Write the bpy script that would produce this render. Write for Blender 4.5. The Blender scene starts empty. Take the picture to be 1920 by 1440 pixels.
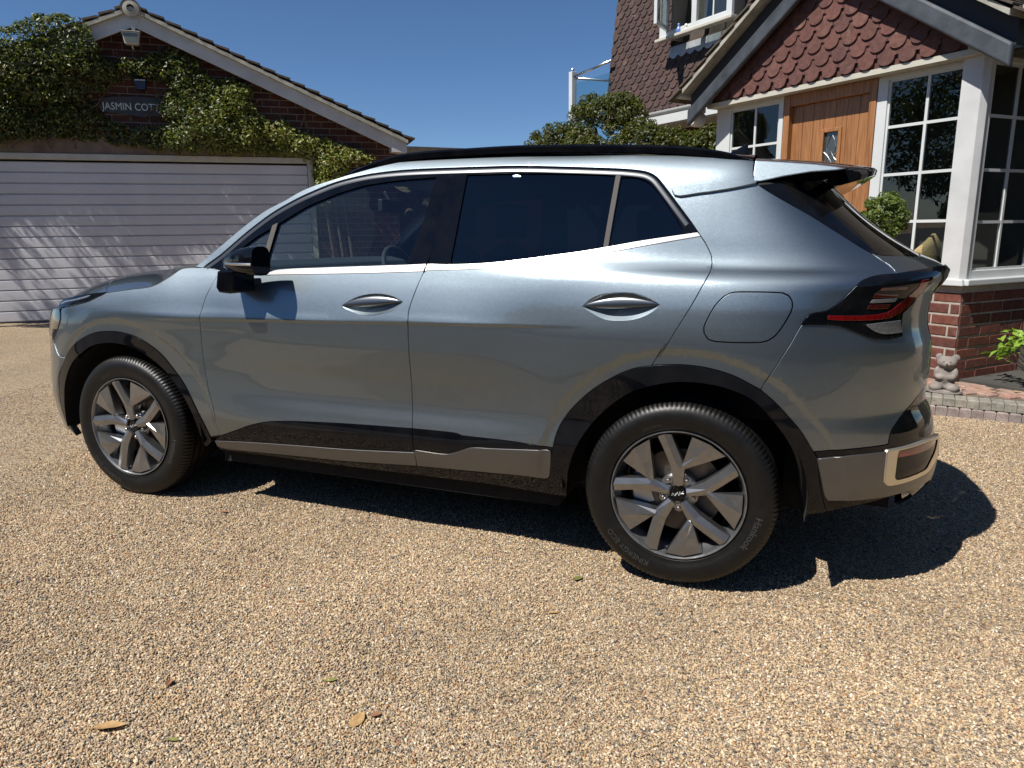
import bpy, bmesh, math, random
import numpy as np
from mathutils import Vector, Matrix, geometry
R=random.Random(7); NR=np.random.RandomState(11)
sc=bpy.context.scene
# ---------------- camera ----------------
cam=bpy.data.objects.new('camera',bpy.data.cameras.new('camera')); sc.collection.objects.link(cam); sc.camera=cam
cam.data.sensor_width=36; cam.data.lens=36*1331/1920; cam.data.clip_start=.05; cam.data.clip_end=3000
def cam_axes(pitch,roll,yaw):
    cy,sy=math.cos(yaw),math.sin(yaw)
    f0=np.array([-sy,cy,0]); r0=np.array([cy,sy,0]); u0=np.array([0,0,1.])
    f=math.cos(pitch)*f0-math.sin(pitch)*u0; u=math.cos(pitch)*u0+math.sin(pitch)*f0
    return math.cos(roll)*r0+math.sin(roll)*u, math.cos(roll)*u-math.sin(roll)*r0, f
_r,_u,_f=cam_axes(.2016,.0063,.3514)
cam.matrix_world=Matrix(((_r[0],_u[0],-_f[0],2.9625),(_r[1],_u[1],-_f[1],-2.5245),(_r[2],_u[2],-_f[2],1.2848),(0,0,0,1)))
# ---------------- daylight ----------------
SUN=Vector((-.40,-.62,1.0)).normalized()
elev=math.asin(SUN.z); azi=math.atan2(SUN.x,SUN.y)
w=bpy.data.worlds.new('World'); sc.world=w; w.use_nodes=True
nt=w.node_tree; bg=nt.nodes['Background']; sky=nt.nodes.new('ShaderNodeTexSky'); sky.sky_type='NISHITA'
sky.sun_disc=False; sky.sun_elevation=elev; sky.sun_rotation=azi; sky.air_density=.75; sky.dust_density=0.0; sky.ozone_density=6.0; sky.altitude=50
hs=nt.nodes.new('ShaderNodeHueSaturation'); hs.inputs['Saturation'].default_value=1.06; nt.links.new(sky.outputs[0],hs.inputs['Color']); nt.links.new(hs.outputs[0],bg.inputs[0]); bg.inputs[1].default_value=.069
sun=bpy.data.objects.new('sun',bpy.data.lights.new('sun','SUN')); sc.collection.objects.link(sun)
sun.data.energy=5.0; sun.data.angle=math.radians(.53); sun.data.color=(1,.955,.89)
sun.rotation_euler=(-SUN).to_track_quat('-Z','Y').to_euler(); sun.location=(0,0,20)
sc.view_settings.view_transform='Standard'; sc.view_settings.look='None'; sc.view_settings.exposure=.50; sc.view_settings.gamma=1
sc.view_settings.use_curve_mapping=False
sc.render.engine='CYCLES'; sc.cycles.use_denoising=True; sc.cycles.max_bounces=10; sc.cycles.transparent_max_bounces=16
sc.cycles.caustics_reflective=False; sc.cycles.caustics_refractive=False
sc.cycles.sample_clamp_indirect=6
# the ground falls about one degree towards the lawn, so the plumb line leans a little in these axes
UP=np.array([-0.01462524,-0.01914614,0.99970972]); E1=np.cross([0,1,0],UP); E1/=np.linalg.norm(E1); E2=np.cross(UP,E1)
# ---------------- helpers ----------------
COL=sc.collection
def link(name,me,mat=None,parent=None):
    o=bpy.data.objects.new(name,me); COL.objects.link(o)
    if mat is not None and me is not None:
        for m in (mat if isinstance(mat,(list,tuple)) else [mat]): me.materials.append(m)
    if parent is not None: o.parent=parent
    return o
def tag(o,label=None,cat=None,group=None,kind=None):
    if label: o['label']=label
    if cat: o['category']=cat
    if group: o['group']=group
    if kind: o['kind']=kind
    return o
def empty(name,loc=(0,0,0),mw=None,label=None,cat=None,group=None,kind=None):
    o=bpy.data.objects.new(name,None); COL.objects.link(o); o.location=loc; o.empty_display_size=.1
    if mw is not None: o.matrix_world=mw
    return tag(o,label,cat,group,kind)
class MB:
    """collects simple shapes into one mesh"""
    def __init__(s): s.v=[]; s.f=[]; s.m=[]
    def add(s,v,f,m=0):
        n=len(s.v); s.v+= [tuple(p) for p in v]; s.f+=[tuple(n+i for i in q) for q in f]; s.m+=[m]*len(f); return s
    def box(s,x0,x1,y0,y1,z0,z1,m=0,M=None):
        v=[(x,y,z) for z in (z0,z1) for y in (y0,y1) for x in (x0,x1)]
        if M is not None: v=[tuple(M@Vector(p)) for p in v]
        return s.add(v,[(0,2,3,1),(4,5,7,6),(0,1,5,4),(2,6,7,3),(0,4,6,2),(1,3,7,5)],m)
    def prism(s,poly,a,b,M=None,m=0,axis=1):
        """polygon in x,z extruded along y from a to b"""
        n=len(poly)
        v=[(p[0],a,p[1]) for p in poly]+[(p[0],b,p[1]) for p in poly]
        if axis==2: v=[(p[0],p[1],a) for p in poly]+[(p[0],p[1],b) for p in poly]
        if M is not None: v=[tuple(M@Vector(p)) for p in v]
        return s.add(v,[tuple(range(n)),tuple(range(2*n-1,n-1,-1))]+[(i,i+n,(i+1)%n+n,(i+1)%n) for i in range(n)],m)
    def tube(s,pts,r,n=8,m=0,cap=True):
        pts=[Vector(p) for p in pts]; rs=r if isinstance(r,(list,tuple)) else [r]*len(pts)
        rings=[]; up=Vector((0,0,1))
        for i,p in enumerate(pts):
            d=(pts[min(i+1,len(pts)-1)]-pts[max(i-1,0)]).normalized()
            a=d.cross(up)
            if a.length<.05: a=d.cross(Vector((1,0,0)))
            a.normalize(); b=d.cross(a)
            rings.append([p+(a*math.cos(t)+b*math.sin(t))*rs[i] for t in [2*math.pi*k/n for k in range(n)]])
        v=[q for g in rings for q in g]; f=[]
        for i in range(len(pts)-1):
            for k in range(n): f.append((i*n+k,i*n+(k+1)%n,(i+1)*n+(k+1)%n,(i+1)*n+k))
        if cap: f+= [tuple(range(n-1,-1,-1)),tuple((len(pts)-1)*n+k for k in range(n))]
        return s.add(v,f,m)
    def lathe(s,prof,n=48,m=0,M=None,arc=2*math.pi,mod=None):
        """prof of (radius, y): turned about the y axis"""
        v=[];f=[]
        for k in range(n):
            a=arc*k/n
            for j,(r,y) in enumerate(prof):
                rr=r if mod is None else mod(k,j,r)
                v.append((rr*math.cos(a),y,rr*math.sin(a)))
        L=len(prof)
        for k in range(n if arc>6.28 else n-1):
            for j in range(L-1): f.append((k*L+j,k*L+j+1,((k+1)%n)*L+j+1,((k+1)%n)*L+j))
        if M is not None: v=[tuple(M@Vector(p)) for p in v]
        return s.add(v,f,m)
    def grid(s,P,m=0,wrap=False):
        a,b=P.shape[:2]; v=P.reshape(-1,3).tolist(); f=[]
        for i in range(a-1):
            for j in range(b-1 if not wrap else b): f.append((i*b+j,i*b+(j+1)%b,(i+1)*b+(j+1)%b,(i+1)*b+j))
        return s.add(v,f,m)
    def mesh(s,name,smooth=False,angle=None):
        me=bpy.data.meshes.new(name); me.from_pydata(s.v,[],s.f); me.update()
        if any(s.m): me.polygons.foreach_set('material_index',s.m)
        bm=bmesh.new(); bm.from_mesh(me); bmesh.ops.recalc_face_normals(bm,faces=bm.faces); bm.to_mesh(me); bm.free()
        if smooth or angle:
            me.polygons.foreach_set('use_smooth',[True]*len(me.polygons))
            if angle: me.set_sharp_from_angle(angle=math.radians(angle))
        return me
    def build(s,name,mat,parent=None,smooth=False,angle=None,up=False):
        if up:
            me=s.mesh(name,smooth,angle)
            if sum(p.normal.z*p.area for p in me.polygons)<0: me.flip_normals()
            return link(name,me,mat,parent)
        return link(name,s.mesh(name,smooth,angle),mat,parent)
def bevel(o,w=.004,seg=2):
    md=o.modifiers.new('b','BEVEL'); md.width=w; md.segments=seg; md.limit_method='ANGLE'; return o
def text_mesh(txt,size,depth=.0,bold=False):
    cu=bpy.data.curves.new('t','FONT'); cu.body=txt; cu.size=size; cu.align_x='LEFT'; cu.extrude=depth; cu.resolution_u=3
    if bold: cu.offset=size*.02
    ob=bpy.data.objects.new('t',cu); COL.objects.link(ob)
    dg=bpy.context.evaluated_depsgraph_get(); me=ob.evaluated_get(dg).to_mesh()
    v=[tuple(p.co) for p in me.vertices]; f=[tuple(p.vertices) for p in me.polygons]
    ob.evaluated_get(dg).to_mesh_clear(); bpy.data.objects.remove(ob); bpy.data.curves.remove(cu)
    return v,f
# ---------------- materials ----------------
def new_mat(name):
    m=bpy.data.materials.new(name); m.use_nodes=True; n=m.node_tree; n.nodes.clear()
    out=n.nodes.new('ShaderNodeOutputMaterial'); p=n.nodes.new('ShaderNodeBsdfPrincipled'); n.links.new(p.outputs[0],out.inputs[0])
    return m,n,p,out
def N(n,t,**k):
    o=n.nodes.new('ShaderNode'+t)
    for a,b in k.items():
        if a.startswith('i_'): o.inputs[a[2:].replace('_',' ')].default_value=b
        else: setattr(o,a,b)
    return o
def ramp(n,stops,interp='LINEAR'):
    r=n.nodes.new('ShaderNodeValToRGB'); r.color_ramp.interpolation=interp
    e=r.color_ramp.elements
    while len(e)<len(stops): e.new(.5)
    for i,(p,c) in enumerate(stops): e[i].position=p; e[i].color=(*c,1) if len(c)==3 else c
    return r
def simple(name,col,rough=.5,metal=0,coat=0,spec=.5,var=0,vscale=8,bump=0,bscale=60,coord='Object',rvar=0):
    m,n,p,out=new_mat(name)
    p.inputs['Base Color'].default_value=(*col,1); p.inputs['Roughness'].default_value=rough; p.inputs['Metallic'].default_value=metal
    p.inputs['Coat Weight'].default_value=coat; p.inputs['Coat Roughness'].default_value=.03; p.inputs['Specular IOR Level'].default_value=spec
    tc=N(n,'TexCoord')
    if var:
        nz=N(n,'TexNoise',i_Scale=vscale,i_Detail=5.0); n.links.new(tc.outputs[coord],nz.inputs['Vector'])
        r=ramp(n,[(.3,tuple(c*(1-var) for c in col)),(.7,tuple(min(1,c*(1+var)) for c in col))]); n.links.new(nz.outputs[0],r.inputs[0]); n.links.new(r.outputs[0],p.inputs['Base Color'])
        if rvar:
            mr=N(n,'MapRange'); mr.inputs[3].default_value=rough-rvar; mr.inputs[4].default_value=rough+rvar; n.links.new(nz.outputs[0],mr.inputs[0]); n.links.new(mr.outputs[0],p.inputs['Roughness'])
    if bump:
        nz=N(n,'TexNoise',i_Scale=bscale,i_Detail=4.0); n.links.new(tc.outputs[coord],nz.inputs['Vector'])
        b=N(n,'Bump'); b.inputs['Strength'].default_value=bump; b.inputs['Distance'].default_value=.002; n.links.new(nz.outputs[0],b.inputs['Height']); n.links.new(b.outputs[0],p.inputs['Normal'])
    return m
M={}
def paint():
    m=bpy.data.materials.new('silver_paint'); m.use_nodes=True; n=m.node_tree; n.nodes.clear(); out=n.nodes.new('ShaderNodeOutputMaterial'); tc=N(n,'TexCoord')
    vo=N(n,'TexVoronoi',i_Scale=900.0); n.links.new(tc.outputs['Object'],vo.inputs['Vector'])
    r=ramp(n,[(0,(.205,.250,.278)),(1,(.285,.340,.375))]); n.links.new(vo.outputs['Color'],r.inputs[0])
    nm=N(n,'VectorMath',operation='SUBTRACT'); n.links.new(vo.outputs['Color'],nm.inputs[0]); nm.inputs[1].default_value=(.5,.5,.5)
    sc_=N(n,'VectorMath',operation='SCALE'); sc_.inputs['Scale'].default_value=.09; n.links.new(nm.outputs[0],sc_.inputs[0])
    g=N(n,'NewGeometry'); ad=N(n,'VectorMath',operation='ADD'); n.links.new(g.outputs['Normal'],ad.inputs[0]); n.links.new(sc_.outputs[0],ad.inputs[1])
    no=N(n,'VectorMath',operation='NORMALIZE'); n.links.new(ad.outputs[0],no.inputs[0])
    # metal flakes: a broad and a tighter lobe, under lacquer
    f1=N(n,'BsdfAnisotropic',distribution='BECKMANN'); f1.inputs['Roughness'].default_value=.54; f2=N(n,'BsdfAnisotropic',distribution='BECKMANN'); f2.inputs['Roughness'].default_value=.30
    f3=N(n,'BsdfAnisotropic',distribution='GGX'); f3.inputs['Roughness'].default_value=.62
    for f in (f1,f2,f3): n.links.new(r.outputs[0],f.inputs['Color']); n.links.new(no.outputs[0],f.inputs['Normal'])
    dm=N(n,'Mix',data_type='RGBA',blend_type='MULTIPLY'); dm.inputs[0].default_value=1; dm.inputs[7].default_value=(.76,.76,.77,1); n.links.new(r.outputs[0],dm.inputs[6]); n.links.new(dm.outputs[2],f1.inputs['Color'])
    m0=N(n,'MixShader'); m0.inputs[0].default_value=.36; n.links.new(f1.outputs[0],m0.inputs[1]); n.links.new(f3.outputs[0],m0.inputs[2]); mf=N(n,'MixShader'); mf.inputs[0].default_value=.34; n.links.new(m0.outputs[0],mf.inputs[1]); n.links.new(f2.outputs[0],mf.inputs[2])
    ct=N(n,'BsdfAnisotropic',distribution='BECKMANN'); ct.inputs['Roughness'].default_value=.02; ct.inputs['Color'].default_value=(1,1,1,1)
    dt=N(n,'VectorMath',operation='DOT_PRODUCT'); n.links.new(g.outputs['Normal'],dt.inputs[0]); n.links.new(g.outputs['Incoming'],dt.inputs[1])
    ab=N(n,'Math',operation='ABSOLUTE'); n.links.new(dt.outputs['Value'],ab.inputs[0]); iv=N(n,'Math',operation='SUBTRACT'); iv.inputs[0].default_value=1; n.links.new(ab.outputs[0],iv.inputs[1])
    pw=N(n,'Math',operation='POWER'); pw.inputs[1].default_value=5; n.links.new(iv.outputs[0],pw.inputs[0]); fr=N(n,'Math',operation='MULTIPLY_ADD',use_clamp=True); fr.inputs[1].default_value=.955; fr.inputs[2].default_value=.047; n.links.new(pw.outputs[0],fr.inputs[0])
    mc=N(n,'MixShader'); n.links.new(fr.outputs[0],mc.inputs[0]); n.links.new(mf.outputs[0],mc.inputs[1]); n.links.new(ct.outputs[0],mc.inputs[2])
    # thin film of road dust towards the sills
    d=N(n,'BsdfDiffuse'); d.inputs[0].default_value=(.30,.26,.21,1)
    sx=N(n,'SeparateXYZ'); n.links.new(tc.outputs['Object'],sx.inputs[0])
    mr=N(n,'MapRange'); mr.inputs[1].default_value=.72; mr.inputs[2].default_value=.28; mr.inputs[3].default_value=.01; mr.inputs[4].default_value=.11; n.links.new(sx.outputs[2],mr.inputs[0])
    nz=N(n,'TexNoise',i_Scale=7.0,i_Detail=8.0,i_Roughness=.7); n.links.new(tc.outputs['Object'],nz.inputs['Vector'])
    mu=N(n,'Math',operation='MULTIPLY'); n.links.new(mr.outputs[0],mu.inputs[0]); n.links.new(nz.outputs[0],mu.inputs[1])
    mx=N(n,'MixShader'); n.links.new(mu.outputs[0],mx.inputs[0]); n.links.new(mc.outputs[0],mx.inputs[1]); n.links.new(d.outputs[0],mx.inputs[2]); n.links.new(mx.outputs[0],out.inputs[0])
    return m
M['paint']=paint()
def gloss_black():
    m,n,p,out=new_mat('gloss_black'); tc=N(n,'TexCoord')
    nz=N(n,'TexNoise',i_Scale=14.0,i_Detail=8.0); n.links.new(tc.outputs['Object'],nz.inputs['Vector'])
    r=ramp(n,[(.35,(.0025,.003,.0045)),(.85,(.007,.007,.008))]); n.links.new(nz.outputs[0],r.inputs[0]); n.links.new(r.outputs[0],p.inputs['Base Color'])
    mr=N(n,'MapRange'); mr.inputs[3].default_value=.01; mr.inputs[4].default_value=.05; n.links.new(nz.outputs[0],mr.inputs[0]); n.links.new(mr.outputs[0],p.inputs['Roughness']); p.inputs['Specular IOR Level'].default_value=.36
    return m
M['black']=gloss_black()
M['plastic']=simple('matt_black_plastic',(.012,.012,.013),.6,bump=.3,bscale=400)
M['rubber']=simple('rubber_seal',(.01,.01,.01),.7)  # black for the gap strips, inner shell and tyre valve
M['chrome']=simple('satin_metal_trim',(.62,.60,.585),.36,metal=1)
M['satin']=simple('satin_silver_trim',(.155,.155,.155),.38,metal=.85,coat=.25)
M['cream']=simple('champagne_metal_trim',(.72,.66,.54),.3,metal=.9)
M['grey_trim']=simple('grey_pillar_trim',(.085,.078,.073),.7,spec=.2)
M['interior']=simple('interior_dark',(.03,.032,.036),.75,var=.2,vscale=30)
M['fabric']=simple('seat_fabric',(.05,.052,.058),.85,var=.25,vscale=60,bump=.5,bscale=500)
M['headlining']=simple('headlining',(.28,.28,.27),.95)
M['arch']=simple('arch_liner',(.008,.008,.008),.95,var=.4,vscale=30)
M['wheel']=simple('gunmetal_wheel',(.33,.33,.33),.33,metal=.95,coat=.35,var=.08,vscale=40)
M['wheel_in']=simple('wheel_barrel',(.25,.26,.27),.35,metal=.8,coat=.3,var=.3,vscale=20)
M['disc']=simple('brake_disc',(.16,.14,.125),.45,metal=.9,var=.25,vscale=25)
M['nut']=simple('lug_nut_metal',(.5,.5,.5),.3,metal=1)
M['white_emblem']=simple('emblem_silver',(.8,.8,.8),.3,metal=.3)
def tyre_mat():
    m,n,p,out=new_mat('tyre_rubber'); tc=N(n,'TexCoord')
    nz=N(n,'TexNoise',i_Scale=18.0,i_Detail=8.0,i_Roughness=.7); n.links.new(tc.outputs['Object'],nz.inputs['Vector'])
    r=ramp(n,[(.35,(.0028,.0027,.0026)),(.65,(.0055,.0052,.0048)),(.90,(.016,.014,.011))]); n.links.new(nz.outputs[0],r.inputs[0]); n.links.new(r.outputs[0],p.inputs['Base Color'])
    mr=N(n,'MapRange'); mr.inputs[3].default_value=.34; mr.inputs[4].default_value=.56; n.links.new(nz.outputs[0],mr.inputs[0]); n.links.new(mr.outputs[0],p.inputs['Roughness'])
    n2=N(n,'TexNoise',i_Scale=160.0,i_Detail=4.0); n.links.new(tc.outputs['Object'],n2.inputs['Vector'])
    p.inputs['Specular IOR Level'].default_value=.4
    b=N(n,'Bump'); b.inputs['Strength'].default_value=.25; b.inputs['Distance'].default_value=.001; n.links.new(n2.outputs[0],b.inputs['Height']); n.links.new(b.outputs[0],p.inputs['Normal'])
    return m
M['tyre']=tyre_mat()
M['tyre_text']=simple('tyre_lettering',(.04,.04,.04),.35)
def thin_glass(name,tint,refl=1.9,ior=1.5,rough=0.0):
    m=bpy.data.materials.new(name); m.use_nodes=True; n=m.node_tree; n.nodes.clear(); out=n.nodes.new('ShaderNodeOutputMaterial')
    t=N(n,'BsdfTransparent'); t.inputs[0].default_value=(*tint,1); g=N(n,'BsdfGlossy'); g.inputs['Roughness'].default_value=rough
    ge=N(n,'NewGeometry'); dt=N(n,'VectorMath',operation='DOT_PRODUCT'); n.links.new(ge.outputs['Normal'],dt.inputs[0]); n.links.new(ge.outputs['Incoming'],dt.inputs[1])
    ab=N(n,'Math',operation='ABSOLUTE'); n.links.new(dt.outputs['Value'],ab.inputs[0]); iv=N(n,'Math',operation='SUBTRACT'); iv.inputs[0].default_value=1; n.links.new(ab.outputs[0],iv.inputs[1])
    pw=N(n,'Math',operation='POWER'); pw.inputs[1].default_value=5; n.links.new(iv.outputs[0],pw.inputs[0]); ma=N(n,'Math',operation='MULTIPLY_ADD'); ma.inputs[1].default_value=.96; ma.inputs[2].default_value=.04; n.links.new(pw.outputs[0],ma.inputs[0])
    mu=N(n,'Math',operation='MULTIPLY',use_clamp=True); mu.inputs[1].default_value=refl; n.links.new(ma.outputs[0],mu.inputs[0])
    mx=N(n,'MixShader'); n.links.new(mu.outputs[0],mx.inputs[0]); n.links.new(t.outputs[0],mx.inputs[1]); n.links.new(g.outputs[0],mx.inputs[2]); n.links.new(mx.outputs[0],out.inputs[0])
    return m
M['glass']=thin_glass('car_glass',(.66,.75,.76),2.0)
M['glass_dark']=thin_glass('privacy_glass',(.06,.066,.078),2.3)
M['glass_clear']=thin_glass('clear_glass',(.86,.9,.88))
M['house_glass']=thin_glass('window_glass',(.75,.8,.78),2.4)
M['lamp_red']=simple('red_lens',(.12,.002,.003),.08,coat=1,var=.3,vscale=60)
M['lamp_dark_red']=simple('smoked_red_lens',(.045,.003,.003),.08,coat=1)
M['lamp_clear']=simple('clear_lens',(.20,.20,.20),.12,metal=.4,coat=1,var=.3,vscale=120)
M['reflector']=simple('red_reflector',(.25,.02,.015),.15,coat=1)

# ---- car body surface: side height-field wrapped round the plan corners; t runs along the side, z is height ----
HW=0.9325
XF0,XR0=0.10,2.72
def pchip(xs,ys):
    xs=np.array(xs,float); ys=np.array(ys,float); h=np.diff(xs); d=np.diff(ys)/h
    m=np.zeros_like(xs); m[0]=d[0]; m[-1]=d[-1]
    for i in range(1,len(xs)-1):
        if d[i-1]*d[i]>0:
            w1=2*h[i]+h[i-1]; w2=h[i]+2*h[i-1]; m[i]=(w1+w2)/(w1/d[i-1]+w2/d[i])
    def f(x):
        x=np.clip(x,xs[0],xs[-1]); i=np.clip(np.searchsorted(xs,x)-1,0,len(xs)-2); s=(x-xs[i])/h[i]
        return ys[i]*(1+2*s)*(1-s)**2+h[i]*m[i]*s*(1-s)**2+ys[i+1]*s*s*(3-2*s)+h[i]*m[i+1]*s*s*(s-1)
    return f
def sstep(x,a,b):
    s=np.clip((x-a)/(b-a),0,1); return s*s*(3-2*s)
# inset of the side from the widest plane, by height
PR={
 -0.3:pchip([.15,.25,.35,.50,.62,.74,.84,.92,1.00,1.06,1.10,1.14,1.20],[.09,.05,.03,.018,.018,.018,.016,.022,.045,.085,.13,.20,.32]),
 0.35:pchip([.15,.25,.33,.42,.50,.62,.74,.86,.92,.97,1.02,1.06,1.11,1.15,1.25,1.45,1.60,1.66],[.13,.085,.055,.040,.034,.034,.026,.010,.0,.011,.024,.038,.062,.088,.130,.225,.31,.37]),
 1.05:pchip([.15,.25,.33,.40,.455,.52,.60,.68,.76,.84,.930,.975,1.03,1.08,1.12,1.16,1.28,1.40,1.48,1.54,1.57,1.60,1.64],[.14,.09,.055,.032,.022,.030,.041,.036,.019,.006,.0,.0095,.0225,.037,.051,.067,.112,.158,.190,.216,.236,.262,.32]),
 1.75:pchip([.15,.25,.33,.40,.455,.52,.60,.68,.76,.85,.950,.99,1.04,1.09,1.13,1.17,1.28,1.40,1.48,1.54,1.57,1.60,1.64],[.14,.09,.055,.032,.022,.030,.041,.036,.020,.006,.0,.008,.020,.034,.048,.063,.107,.152,.183,.208,.228,.254,.31]),
 2.30:pchip([.15,.25,.33,.42,.50,.60,.72,.84,.95,1.03,1.10,1.14,1.165,1.185,1.22,1.26,1.32,1.44,1.54,1.58,1.62],[.13,.085,.055,.030,.020,.026,.020,.009,.0,.004,.014,.025,.037,.051,.077,.096,.119,.168,.213,.240,.29]),
 2.85:pchip([.15,.25,.33,.42,.52,.65,.80,.93,1.04,1.10,1.135,1.152,1.167,1.20,1.225,1.30,1.36,1.44,1.52,1.56,1.60],[.13,.09,.06,.04,.026,.012,.004,.0,.003,.011,.021,.031,.046,.095,.108,.131,.150,.177,.208,.235,.28]),
}
PK=sorted(PR)
def side_in(t,z):
    t=np.asarray(t,float); z=np.asarray(z,float); t,z=np.broadcast_arrays(t,z)
    out=np.zeros(t.shape)
    tc=np.clip(t,PK[0],PK[-1])
    for k in range(len(PK)-1):
        a,b=PK[k],PK[k+1]
        m=(tc>=a)&(tc<=b) if k==len(PK)-2 else (tc>=a)&(tc<b)
        if m.any():
            s=(tc[m]-a)/(b-a); s=s*s*(3-2*s)
            out[m]=PR[a](z[m])*(1-s)+PR[b](z[m])*s
    # body-side crease: a small proud ledge just above the line, fading rearward
    zc=.917+.0285*(t-.545)
    amp=.010*sstep(t,.20,.55)*(1-sstep(t,1.9,2.35))
    out=out+amp*(1-sstep(z,zc-.0065,zc+.0065))*(1-.5*sstep(zc-z,.05,.30))*.7
    # flares round the arches
    for cx,cz,r1 in ((0.005,.375,.545),(2.685,.375,.555)):
        r=np.hypot(t-cx,(z-cz)*1.03)
        up=sstep(z,.30,.48)
        bump=.013*(1-sstep(r,r1,r1+.34))
        dip=.010*(1-sstep(r,r1-.028,r1))
        out=out-(bump-dip)*up
    return out
def make_arc(n,a,b,N=1500):
    ph=np.linspace(0,np.pi/2,N)**1.0
    u=np.sin(ph)**(2/n); v=np.cos(ph)**(2/n)
    s=np.concatenate([[0],np.cumsum(np.hypot(np.diff(u)*a,np.diff(v)*b))])
    return s,u,v
FS,FU,FV=make_arc(3.0,1.0,HW)
RS,RU,RV=make_arc(2.7,.85,HW)
TF=XF0-FS[-1]; TR=XR0+RS[-1]
xF=pchip([.15,.25,.35,.50,.65,.78,.86,.92,.96,1.00],[-.88,-.93,-.955,-.955,-.935,-.915,-.89,-.85,-.79,-.70])
xR=pchip([.15,.25,.30,.36,.45,.55,.63,.70,.80,.90,1.0,1.10,1.15,1.18,1.20,1.25,1.40,1.52,1.60],[3.48,3.53,3.57,3.625,3.635,3.62,3.60,3.57,3.575,3.57,3.545,3.555,3.59,3.60,3.58,3.48,3.27,3.15,3.08])
def body(t,z):
    t=np.asarray(t,float); z=np.asarray(z,float); t,z=np.broadcast_arrays(t,z)
    S=side_in(t,z)
    x=t.copy(); v=np.ones(t.shape)
    m=t<XF0
    if m.any():
        s=XF0-t[m]; u=np.interp(s,FS,FU); vv=np.interp(s,FS,FV)
        x[m]=XF0-(XF0-xF(z[m]))*u; v[m]=vv
    m=t>XR0
    if m.any():
        s=t[m]-XR0; u=np.interp(s,RS,RU); vv=np.interp(s,RS,RV)
        x[m]=XR0+(xR(z[m])-XR0)*u; v[m]=vv
    y=HW-(HW-S)*v
    return np.stack([x,y,z],-1)
def body_n(t,z,e=.0015):
    dt=body(t+e,z)-body(t-e,z); dz=body(t,np.asarray(z)+e)-body(t,np.asarray(z)-e)
    n=np.cross(dt,dz); n/=np.maximum(np.linalg.norm(n,axis=-1,keepdims=True),1e-12)
    return n

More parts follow.
